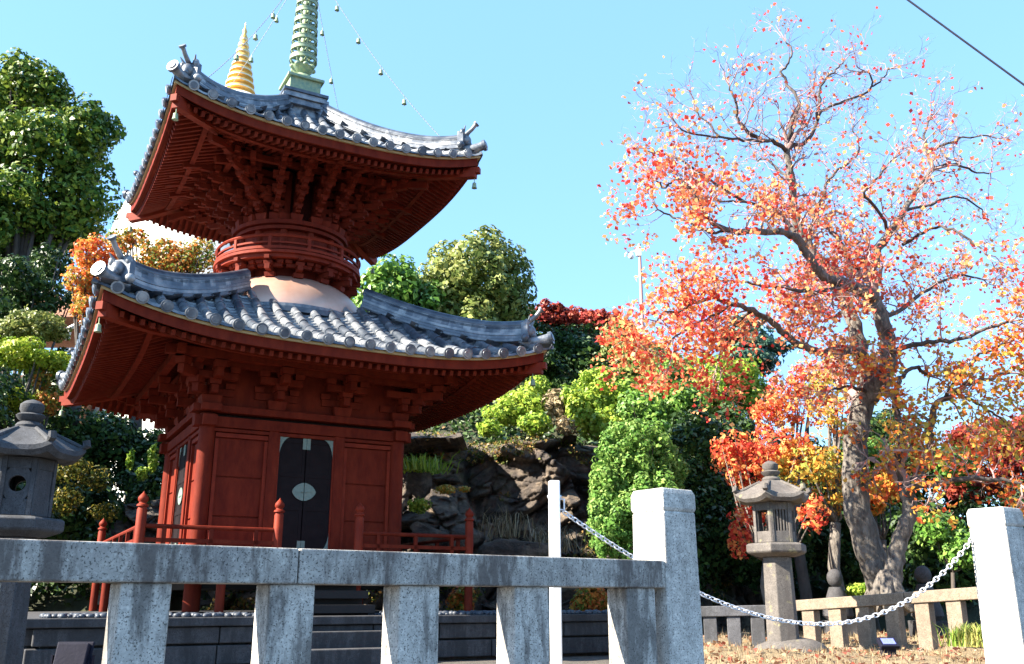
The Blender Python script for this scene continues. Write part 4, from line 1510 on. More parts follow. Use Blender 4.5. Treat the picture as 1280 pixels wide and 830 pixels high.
# lamp pole far behind on the hill
lpz = at(803, 400, 36); lpt = at(800, 305, 36)
LP = thing('lamp_pole', (lpz.x, lpz.y, lpz.z - 3), 'thin reddish pole with a round white lamp on the hilltop behind the trees', 'lamp pole')
m = MB(); m.tube([(lpz.x, lpz.y, lpz.z - 3), (lpz.x, lpz.y, lpt.z)], [0.085, 0.06], 10); m.build('pole', M['pole'], LP, smooth=True)
lb = at(789, 320, 36)
m = MB(); m.ball((lb.x, lb.y, lb.z), 0.125, 12, 8, (1, 1, 1.1)); m.build('lamp', M['white'], LP, smooth=True)
m = MB(); m.tube([(lpz.x, lpz.y, lb.z + 0.22), (lb.x, lb.y, lb.z + 0.18), (lb.x, lb.y, lb.z + 0.1)], 0.03, 6); m.box((lpz.x - 0.05, lpz.y, lb.z + 0.2), (0.2, 0.16, 0.4)); m.build('lamp_arm', M['white'], LP)
# white bracket-like lamp left of the pagoda
wb = at(83, 425, 21); wt = at(83, 412, 21); wr = at(110, 399, 21)
LB = thing('white_lamp', (wb.x, wb.y, EYE - 0.7), 'small white lamp on a bent arm between the pines and the orange maple', 'lamp')
m = MB(); m.tube([(wt.x, wt.y, wt.z), (wr.x, wr.y, wr.z)], 0.05, 8); m.tube([(wr.x, wr.y, wr.z), (wr.x, wr.y, EYE - 0.7)], 0.05, 8); m.build('arm', M['white'], LB)
m = MB(); m.box((wb.x, wb.y, (wb.z + wt.z) / 2), (0.12, 0.12, 0.24)); m.build('lamp_head', M['white'], LB)
# overhead cable
ca = at(1135, 0, 9.0); cbb = at(1280, 106, 9.0); dd = cbb - ca
m = MB(); m.tube([ca - dd * 6, ca - dd * 3 , ca, cbb, cbb + dd * 3], 0.011, 6)
tag(m.build('overhead_cable', M['cable'], origin=tuple(ca)), 'black overhead cable crossing the sky at top right', 'cable')

# ------------------------------------------------------------------ trees and bushes
def ground_z(X, Y):
    if Y < 14.6: return EYE - (0.5 if X > 1.6 else 0.76)
    return float(hill_h(np.array([X]), np.array([Y]))[0]) + EYE - 0.05


def plant(name, label, cat, lobes, lm, size, cover=5.0, trunk=True, group=None, bark='bark_dark', seed=None, sub=14, subr=0.42,
          aspect=0.6, depth=0.35, thick=1.0, stem_r=None, flat=1.0):
    seed = seed if seed is not None else sum(ord(ch) for ch in label) % 997
    cs = []
    for lb_ in lobes:
        px, py, Yd, rx, ry = lb_[:5]
        c = at(px, py, Yd)
        k = Yd / 1208.0 * 1.10
        cs.append((c, (rx * k, rx * k * thick, ry * k)))
    low = min(range(len(cs)), key=lambda i: cs[i][0].z)
    bx = sum(c.x for c, _ in cs) / len(cs); by = sum(c.y for c, _ in cs) / len(cs)
    bz = ground_z(bx, by)
    bz = min(bz, min(c.z - r_[2] * 0.8 for c, r_ in cs))
    th = thing(name, (bx, by, bz), label, cat, group)
    Ps = []; Ns = []
    for j, (c, r_) in enumerate(cs):
        area = math.pi * r_[0] * r_[2] + 0.5 * math.pi * r_[0] * r_[1]
        n_ = int(min(42000, max(60, cover * area / (0.5 * aspect * size * size))))
        P, N_ = crown_points(c, r_, n_, sub, subr, seed * 7 + j, depth, flat)
        Ps.append(P); Ns.append(N_)
    P = np.concatenate(Ps); N_ = np.concatenate(Ns)
    foliage('crown', P, N_, size * rs.uniform(0.4, 1.45, len(P)), L[lm], th, aspect)
    if trunk:
        tr = MB()
        H_ = max(c.z for c, _ in cs) - bz
        r0_ = stem_r or min(0.16, max(0.025, 0.022 * H_))
        fz_ = (cs[low][0].z - bz) * 0.75
        fork = Vector((bx, by, bz + max(0.2 * H_, fz_)))
        tr.tube([(bx + 0.03, by, bz - 0.1), (bx, by, bz + 0.3 * (fork.z - bz)), (bx - 0.02 * H_, by, bz + 0.65 * (fork.z - bz)), fork], [r0_ * 1.25, r0_, r0_ * 0.9, r0_ * 0.8], 10)
        for c, r_ in cs:
            for e in range(4):
                tgt = Vector(c) + Vector((random.uniform(-.55, .55) * r_[0], random.uniform(-.55, .55) * r_[1], random.uniform(-0.1, .65) * r_[2]))
                mid = fork.lerp(tgt, 0.5) + Vector((random.uniform(-.1, .1), random.uniform(-.1, .1), -0.06 * H_))
                tr.tube([fork, mid, tgt], [r0_ * 0.4, r0_ * 0.22, r0_ * 0.06], 6)
        tr.build('trunk', M[bark], th, smooth='all')
    return th




GB = 'bushes and trees on the hillside'
# behind the pagoda, centre
plant('round_tree', 'large round olive green tree rising beyond the right side of the lower pagoda roof', 'tree', [(600, 350, 26, 76, 66), (556, 368, 26, 48, 52), (638, 388, 26.3, 38, 50), (585, 405, 26, 66, 44)], 'olive', 0.17, 5, sub=26, subr=0.30, depth=0.25)
plant('broadleaf_tree', 'bright green leafy tree between the upper drum and the large round tree', 'tree', [(490, 356, 25, 44, 38), (470, 390, 25, 48, 38), (520, 382, 25.2, 42, 42)], 'green', 0.19, 5, sub=18, subr=0.32)
plant('red_hedge', 'dull dark red clipped hedge on the hilltop right of the round tree', 'hedge', [(680, 396, 28.5, 22, 22), (696, 398, 28.5, 20, 22), (712, 401, 28.5, 20, 21), (726, 404, 28.5, 16, 20)], 'maple_dark', 0.13, 6, trunk=False, group='red hedges on the hilltop', sub=24, subr=0.25)
plant('red_hedge', 'vivid red clipped hedge on the hilltop beside the lamp pole', 'hedge', [(738, 402, 28.2, 18, 18), (752, 403, 28.2, 18, 18), (766, 406, 28.2, 18, 17), (780, 410, 28.2, 14, 15)], 'hedge_red', 0.12, 6, trunk=False, group='red hedges on the hilltop', sub=24, subr=0.25)
plant('shrub', 'dark green shrub filling the slope under the red hedges', 'shrub', [(705, 440, 26.5, 42, 30), (735, 455, 26, 36, 34), (680, 470, 25, 36, 40)], 'dark', 0.14, 5)
plant('shrub', 'upright yellow-green shrub under the right end of the red hedge', 'shrub', [(768, 428, 25, 21, 36)], 'olive', 0.13, 5)
plant('shrub', 'bright lime green bush above the rock cliff', 'shrub', [(748, 482, 20.5, 35, 30), (735, 515, 20.0, 28, 36), (772, 498, 20.4, 34, 30), (715, 500, 20.3, 18, 22), (760, 530, 19.8, 26, 24)], 'bright', 0.10, 5, sub=20, subr=0.33, trunk=False)
plant('shrub', 'glossy mid green bush right of the lime green bush', 'shrub', [(800, 515, 19.6, 38, 36), (822, 545, 19.5, 38, 28), (850, 510, 20.0, 40, 38), (835, 475, 20.6, 34, 28)], 'green', 0.11, 5)
plant('shrub', 'large pale green bush rising behind the chain and the middle gate post', 'shrub', [(790, 562, 13.3, 48, 40), (806, 640, 13.1, 54, 66), (764, 655, 12.9, 34, 48), (764, 600, 13.1, 32, 38), (830, 590, 13.4, 28, 40)], 'bush', 0.062, 5, sub=46, subr=0.22, depth=0.4)
plant('shrub', 'yellow-green bush hanging over the cliff under the pagoda eave', 'shrub', [(650, 508, 20.6, 36, 24), (628, 520, 20.5, 28, 16), (672, 490, 20.8, 22, 24), (612, 536, 19.6, 18, 12), (668, 530, 19.8, 24, 16)], 'bright', 0.09, 4.5, sub=18, trunk=False)
plant('shrub', 'dry tan shrub between two green bushes on the cliff top', 'shrub', [(694, 505, 20.3, 18, 26), (708, 532, 20.0, 16, 14)], 'dry', 0.09, 3.0, sub=12, trunk=False)
plant('shrub', 'dark evergreen on the slope between the lime bush and the orange leaves', 'shrub', [(830, 470, 22.5, 44, 38), (800, 450, 24, 30, 30)], 'olive', 0.13, 5)
plant('conifer', 'bluish green layered conifer seen through the autumn tree', 'tree', [(935, 402, 30, 26, 10), (925, 420, 30, 44, 9), (945, 437, 30, 52, 9), (930, 455, 30, 56, 10)], 'cedar', 0.16, 4, sub=20, subr=0.3)
plant('broadleaf_tree', 'green round tree right of the slope behind the orange autumn leaves', 'tree', [(905, 470, 22, 50, 34), (880, 490, 21.5, 44, 34), (935, 492, 22, 34, 32)], 'bright', 0.12, 5, sub=22, subr=0.32)
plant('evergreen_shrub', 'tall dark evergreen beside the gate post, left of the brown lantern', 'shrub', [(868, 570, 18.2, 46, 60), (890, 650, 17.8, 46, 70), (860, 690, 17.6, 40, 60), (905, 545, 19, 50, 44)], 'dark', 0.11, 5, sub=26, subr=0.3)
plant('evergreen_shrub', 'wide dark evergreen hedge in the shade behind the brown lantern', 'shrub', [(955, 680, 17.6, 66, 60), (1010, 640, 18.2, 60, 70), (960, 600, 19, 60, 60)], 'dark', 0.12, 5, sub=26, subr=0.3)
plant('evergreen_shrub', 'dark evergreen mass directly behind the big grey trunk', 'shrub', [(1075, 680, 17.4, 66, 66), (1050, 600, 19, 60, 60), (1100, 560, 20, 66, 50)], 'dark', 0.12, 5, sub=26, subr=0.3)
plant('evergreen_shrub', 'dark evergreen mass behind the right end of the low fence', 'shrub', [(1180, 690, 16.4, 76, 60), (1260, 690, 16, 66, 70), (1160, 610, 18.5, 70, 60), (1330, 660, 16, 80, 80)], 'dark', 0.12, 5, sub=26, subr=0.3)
plant('shrub', 'sunlit green bush behind the low fence right of the trunk', 'shrub', [(1172, 662, 14.6, 30, 22), (1200, 690, 14.4, 26, 24)], 'green', 0.08, 4.5)
plant('shrub', 'low bright green bush at the foot of the big trunk', 'shrub', [(1076, 738, 13.4, 20, 9)], 'bright', 0.06, 5, trunk=False)
plant('shrub', 'green sunlit foliage left of the dark red maple', 'shrub', [(1196, 580, 16.4, 30, 28), (1090, 570, 18, 24, 24)], 'green', 0.09, 4.5)
# evergreen undergrowth over the whole hillside
n_ = 90000
gx_ = rs.uniform(-16, 20, n_); gy_ = 18.6 + rs.uniform(0, 1, n_) ** 1.2 * 16
hh_ = hill_h(gx_, gy_)
ok_ = hh_ > -0.3
gx_, gy_, hh_ = gx_[ok_], gy_[ok_], hh_[ok_]
lump = 0.45 * (1 + noise3(np.stack([gx_, gy_, hh_], 1), 5, 1.1))
P = np.stack([gx_, gy_, hh_ + EYE + rs.uniform(0, 1, len(gx_)) ** 0.5 * lump + 0.02], 1)
N_ = unit(rs.normal(size=P.shape) * 0.8 + np.array([0, -0.5, 0.9]))
V, Q = leaf_arrays(P, N_, 0.17 * rs.uniform(0.6, 1.3, len(P)), 0.6)
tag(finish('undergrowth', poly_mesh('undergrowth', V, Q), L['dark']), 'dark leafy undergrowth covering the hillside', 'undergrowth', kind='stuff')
# maples at right
plant('maple_tree', 'red maple with coral leaves behind and left of the brown lantern', 'tree', [(935, 580, 14.8, 44, 34), (975, 560, 14.8, 46, 30), (915, 560, 14.7, 26, 24), (925, 668, 13.6, 17, 34), (940, 640, 13.8, 24, 22), (1015, 640, 13.5, 20, 26)], 'maple_red', 0.078, 1.5, bark='bark', sub=34, subr=0.24, depth=0.95)
plant('maple_tree', 'dusky red maple above the coral maple, behind the long dark limb', 'tree', [(985, 500, 17, 34, 40), (1015, 480, 17, 30, 32), (960, 520, 16.8, 26, 28)], 'maple_red', 0.08, 1.7, sub=30, subr=0.26, depth=0.9)
plant('golden_tree', 'golden yellow leafed tree left of the big grey trunk', 'tree', [(1035, 500, 15, 30, 52), (1050, 450, 15.2, 24, 34), (1005, 585, 14.6, 44, 36), (1040, 600, 14.8, 28, 44)], 'gold', 0.08, 1.6, bark='bark', sub=30, subr=0.25, depth=0.9)
plant('maple_tree', 'small orange maple between the two grey trunks', 'tree', [(1104, 606, 15, 25, 24), (1092, 628, 14.8, 18, 18)], 'maple_orange', 0.08, 3.5, sub=20, subr=0.3, depth=0.6)
plant('maple_tree', 'dark rust red maple behind the right gate post', 'tree', [(1232, 548, 17.4, 50, 26), (1262, 585, 17, 50, 26), (1225, 610, 17, 40, 20), (1290, 545, 17.2, 40, 36)], 'maple_dark', 0.085, 4, sub=30, subr=0.28, depth=0.6)
# left side
plant('tall_tree', 'tall dense green tree at the left edge, sunlit on its left flank', 'tree', [(28, 105, 26, 42, 48), (62, 118, 26, 34, 36), (112, 160, 26, 42, 50), (60, 190, 26, 76, 60), (105, 240, 26.4, 46, 54), (-20, 190, 26, 60, 120), (30, 260, 26, 84, 50), (-60, 280, 25, 80, 90), (75, 285, 26.5, 56, 36), (20, 310, 27, 70, 36)], 'tall', 0.17, 4.6, sub=24, subr=0.32, stem_r=0.35)
plant('evergreen_tree', 'dark see-through evergreen under the tall tree at the far left', 'tree', [(15, 350, 22, 58, 30), (62, 330, 23, 30, 30), (30, 385, 22.5, 50, 26), (62, 372, 22.6, 40, 26), (-20, 400, 21, 50, 60), (80, 470, 21.5, 30, 36)], 'dark', 0.13, 2.2, sub=20, subr=0.3, depth=0.8)
plant('maple_tree', 'orange maple beside the left corner of the lower pagoda roof', 'tree', [(118, 318, 20, 32, 28), (102, 350, 19.8, 24, 26), (112, 385, 19.8, 26, 26), (140, 345, 20, 24, 30)], 'maple_orange', 0.09, 3.2, sub=26, subr=0.28, depth=0.7)
plant('maple_tree', 'green and orange maple before the white stupa, over the lower roof', 'tree', [(178, 328, 22, 38, 30), (215, 336, 22, 36, 22), (250, 322, 22, 26, 34), (152, 300, 22, 22, 18), (200, 314, 22, 28, 22), (170, 296, 22, 16, 12), (228, 322, 22, 24, 22)], 'gold2', 0.09, 2.2, sub=26, subr=0.28, depth=0.7)
plant('pruned_pine', 'cloud-pruned pine with a flat lime pad above the left lantern', 'pine', [(38, 446, 19, 48, 20), (60, 455, 19.1, 34, 16), (8, 440, 19, 40, 20), (15, 500, 18.8, 30, 18)], 'pine', 0.075, 4.5, sub=30, subr=0.26)
plant('pruned_pine', 'smaller olive pruned pine pad above the lime pad at far left', 'pine', [(45, 400, 20.5, 36, 15), (62, 414, 20.5, 28, 13), (20, 412, 20.5, 30, 16)], 'olive', 0.08, 4.5, sub=26, subr=0.28, trunk=False)
plant('shrub', 'yellowing shrub in the shade between left lantern and pagoda', 'shrub', [(88, 586, 17, 30, 22), (118, 600, 17.2, 24, 16), (80, 625, 16.8, 24, 22), (130, 640, 17.4, 18, 14)], 'dimyellow', 0.07, 1.6, trunk=False)
plant('evergreen_shrub', 'dark evergreen backdrop between the left lantern and the pagoda wall', 'shrub', [(120, 560, 20.5, 70, 50), (160, 640, 20, 60, 70), (190, 590, 20.6, 40, 60), (60, 560, 20, 66, 66), (90, 660, 19, 70, 66), (70, 480, 21, 40, 50)], 'dark', 0.12, 5, sub=26, subr=0.3)
plant('evergreen_shrub', 'dark evergreen cut by the left edge, behind the left lantern', 'shrub', [(-30, 540, 18, 70, 90), (-20, 650, 17, 80, 90), (30, 600, 18.4, 40, 60)], 'dark', 0.12, 5, sub=26, subr=0.3)
plant('climbing_plant', 'narrow bright green climber beside the lit pagoda wall', 'plant', [(191, 572, 19.3, 7, 22), (163, 575, 19.2, 5, 14), (178, 592, 19.2, 8, 10)], 'bright', 0.07, 5, trunk=False)
plant('shrub', 'pale lime shrub beside the left tips of the lower roof tiles', 'shrub', [(60, 500, 19, 22, 22), (52, 475, 19, 14, 14)], 'gold2', 0.08, 4)
plant('shrub', 'dry bush behind the stone platform under the fence rail', 'shrub', [(578, 750, 16.6, 20, 18), (740, 750, 15.4, 26, 22)], 'gold2', 0.07, 4)


# tufts and dry stems on the rocks
def tuft(name, px, py, Yd, w, h, n_, lm, label, droop=0.5, group=None, wid=0.012):
    c = at(px, py, Yd)
    k = Yd / 1208.0
    th = thing(name, (c.x, c.y, c.z), label, 'plant', group)
    V = []; Q = []
    for i in range(n_):
        b0 = np.array([c.x + random.gauss(0, w * k * 0.25), c.y + random.gauss(0, w * k * 0.25), c.z])
        a_ = random.uniform(0, 6.283)
        d = np.array([math.cos(a_), math.sin(a_), 0])
        ln = h * k * random.uniform(0.6, 1.15); sp_ = random.uniform(0.2, 1.0) * w * k * 0.5
        s = np.array([-d[1], d[0], 0]) * wid
        p = [b0, b0 + d * sp_ * 0.4 + np.array([0, 0, ln * 0.7]), b0 + d * sp_ + np.array([0, 0, ln * (1 - droop * 0.5 * random.random())])]
        q0 = len(V)
        V += [p[0] - s, p[0] + s, p[1] + s * 0.8, p[1] - s * 0.8, p[2] + s * 0.15, p[2] - s * 0.15]
        Q += [(q0, q0 + 1, q0 + 2, q0 + 3), (q0 + 3, q0 + 2, q0 + 4, q0 + 5)]
    Mi = np.array(WM[th.name].inverted()); V = np.array(V) @ Mi[:3, :3].T + Mi[:3, 3]
    finish('blades', poly_mesh('blades', V, Q), L[lm], th)
    return th


tuft('grass_clump', 524, 590, 18.3, 60, 22, 220, 'bright', 'bright grass clump on a cliff ledge beside the pagoda wall')
tuft('grass_clump', 1215, 808, 8.3, 50, 28, 420, 'grass', 'tall green and straw grass clump at the foot of the right gate post', wid=0.005)
tuft('dry_stems', 632, 672, 18.0, 60, 40, 110, 'dry', 'dry pale stems sprouting by the veranda corner post', 0.9, wid=0.009)
tuft('dry_stems', 695, 690, 17.8, 80, 36, 120, 'dry', 'tangle of dry pale stems on the rocks behind the white pole', 1.2, wid=0.009)
plant('shrub', 'small yellow-green plant on the cliff low beside the pagoda wall', 'shrub', [(522, 632, 18.2, 15, 10)], 'bright', 0.06, 4, trunk=False)
plant('shrub', 'small ochre leaved plant in a crack of the cliff', 'shrub', [(556, 612, 18.2, 14, 6), (580, 612, 18.2, 8, 4)], 'gold', 0.05, 3, trunk=False)

# creeping plants over the cliff in patches
n_ = 60000
ii = rs.randint(0, len(CLIFF), n_)
P = CLIFF[ii] + rs.normal(0, 0.05, (n_, 3)) + np.array([0, -0.06, 0])
kk = (noise3(P, 21, 2.1) > 0.34) & (P[:, 0] < 4.5)
P = P[kk]
V, Q = leaf_arrays(P, unit(rs.normal(size=P.shape) + np.array([-0.2, -0.8, 0.5])), 0.075 * rs.uniform(0.4, 1.4, len(P)), 0.6)
L['creeper'] = leafmat('creeper_leaves', [(0.03, 0.05, 0.012), (0.09, 0.12, 0.03), (0.20, 0.20, 0.05), (0.30, 0.17, 0.06)], 1.6, 0.3, 0.7)
tag(finish('creeper', poly_mesh('creeper', V, Q), L['creeper']), 'creeping green and ochre plants in patches over the rock cliff', 'creeper', kind='stuff')
# distinct boulders at the cliff foot
def boulder(px, py, Yd, rx, ry, label, seed):
    c = at(px, py, Yd); k = Yd / 1208.0
    r_ = np.random.RandomState(seed)
    m = MB(); m.ball((0, 0, 0), 1, 28, 20)
    P = np.array(m.v)
    for _ in range(15):
        d = unit(r_.normal(size=(1, 3)))[0]; t_ = r_.uniform(0.5, 0.8)
        s_ = P @ d
        P = P - np.outer(np.maximum(s_ - t_, 0) * 0.99, d)
    P = P * (1 + 0.07 * noise3(P * 4, seed, 2.4))[:, None]
    P = P * np.array([rx * k, rx * k * 0.8, ry * k]) / 0.8 + np.array(tuple(c))
    m.v = [tuple(p) for p in P]
    tag(m.build('boulder', M['rock'], smooth='all', origin=(c.x, c.y, c.z - ry * k)), label, 'boulder', 'boulders at the foot of the cliff')


boulder(522, 600, 18.6, 18, 26, 'pale upright boulder beside the lower pagoda wall at the cliff', 3)
boulder(650, 695, 17.6, 44, 20, 'long rounded tan boulder behind the veranda corner post', 5)
boulder(536, 672, 18.0, 26, 18, 'pale low boulder behind the veranda railing near the wall', 13)
boulder(700, 732, 16.6, 34, 24, 'grey boulder behind the white pole at ground level', 21)
boulder(578, 675, 17.9, 24, 20, 'pinkish boulder behind the middle of the right railing', 34)

# ------------------------------------------------------------------ the big autumn tree
BT = at(1104, 752, 12.8)
TREE = thing('autumn_tree', (BT.x, BT.y, EYE - 0.55), 'big grey-barked tree with sparse red and orange autumn leaves against the sky', 'tree')


def limb_pts(lst, Y0):
    return [at(x, y, Y0 + dy) for x, y, dy in lst]


def smooth_path(pts, rad, k=4, jit=0.0):
    """Catmull-Rom resample with slight wobble"""
    out = []; ro = []
    n_ = len(pts)
    for i in range(n_ - 1):
        p0 = pts[max(i - 1, 0)]; p1 = pts[i]; p2 = pts[i + 1]; p3 = pts[min(i + 2, n_ - 1)]
        for j in range(k):
            t = j / k
            q_ = 0.5 * ((2 * p1) + (p2 - p0) * t + (2 * p0 - 5 * p1 + 4 * p2 - p3) * t * t + (3 * p1 - p0 - 3 * p2 + p3) * t ** 3)
            if jit and (i or j): q_ = q_ + Vector((random.gauss(0, jit), random.gauss(0, jit), random.gauss(0, jit)))
            out.append(q_); ro.append(rad[i] + (rad[i + 1] - rad[i]) * t)
    out.append(pts[-1]); ro.append(rad[-1])
    return out, ro


TW = MB()      # twigs
TWL = []       # leaf sites: position, direction, amount


def grow(p, d, ln, r, lvl, up=0.25, wig=0.35, amount=1.0, sides=4, store=None, twm=None):
    """one crooked shoot with side shoots; collects leaf sites"""
    twm = twm or TW
    n_ = 4 if lvl < 2 else 3
    pts = [p]; dd = d.normalized()
    for i in range(n_):
        dd = (dd + Vector((random.gauss(0, wig), random.gauss(0, wig), random.gauss(0, wig) + up * 0.5))).normalized()
        pts.append(pts[-1] + dd * (ln / n_))
    rad = [r * (1 - 0.75 * i / n_) for i in range(n_ + 1)]
    twm.tube(pts, rad, 5 if lvl == 0 else 3, caps=False)
    if lvl >= 1:
        for q_ in pts[1:]:
            (store if store is not None else TWL).append((q_, amount))
    if lvl < 3:
        kids = (3, 3, 2)[lvl]
        for i in range(kids):
            j = random.randint(1, n_)
            ax = Vector((random.gauss(0, 1), random.gauss(0, 1), random.gauss(0, 1)))
            nd = ((pts[j] - pts[j - 1]).normalized() + ax.normalized() * 0.95).normalized()
            grow(pts[j], nd, ln * random.uniform(0.5, 0.72), r * 0.55, lvl + 1, up, wig, amount, sides, store, twm)


def build_limbs(limbs, Y0, parent, names, mat, jit=0.012, spawn=0.30, ln=0.75, twm=None, store=None, amt=lambda p: 1.0, up=0.25, rk=1.0):
    for idx, (nm, lst, w0, w1) in enumerate(limbs):
        pts = limb_pts(lst, Y0)
        k = Y0 / 1208.0 / 2 * rk
        rad = [(w0 + (w1 - w0) * i / (len(pts) - 1)) * k for i in range(len(pts))]
        P, Rr = smooth_path(pts, rad, 4, jit)
        mb = MB(); mb.tube(P, Rr, 12 if w0 > 8 else 8)
        if nm == 'trunk' and idx == 0:
            # root flare
            b0 = P[0]
            for a_ in (0.3, 1.7, 2.9, 4.2, 5.4):
                mb.tube([b0 + Vector((0, 0, 0.35)), b0 + Vector((0.16 * math.cos(a_), 0.16 * math.sin(a_), 0.08)), b0 + Vector((0.30 * math.cos(a_), 0.30 * math.sin(a_), -0.12))], [0.10, 0.08, 0.04], 8)
        mb.build(nm, M[mat] if w0 > 11 else M['bark_mid'], parent, smooth='all')
        cum_ = 0.0
        for i in range(1, len(P)):
            seg = (P[i] - P[i - 1]).length
            cum_ += seg
            f_ = i / len(P)
            if Rr[i] > 0.085: continue
            while cum_ > spawn:
                cum_ -= spawn
                t_ = (P[i] - P[i - 1]).normalized()
                ax = Vector((random.gauss(0, 1), random.gauss(0, 1) * 1.1, random.gauss(0.25, 0.9))).normalized()
                nd = (t_ * 0.5 + ax).normalized()
                grow(P[i], nd, ln * random.uniform(0.6, 1.2), max(0.006, min(Rr[i] * 0.45, 0.018)), 0, up, 0.33, amt(P[i]), store=store, twm=twm)
        # the limb's own end
        for _ in range(3):
            t_ = (P[-1] - P[-2]).normalized()
            grow(P[-1], t_ + Vector((random.gauss(0, .4), random.gauss(0, .4), random.gauss(0, .3))), ln * 0.9, max(0.009, Rr[-1] * 0.8), 0, up, 0.33, amt(P[-1]), store=store, twm=twm)


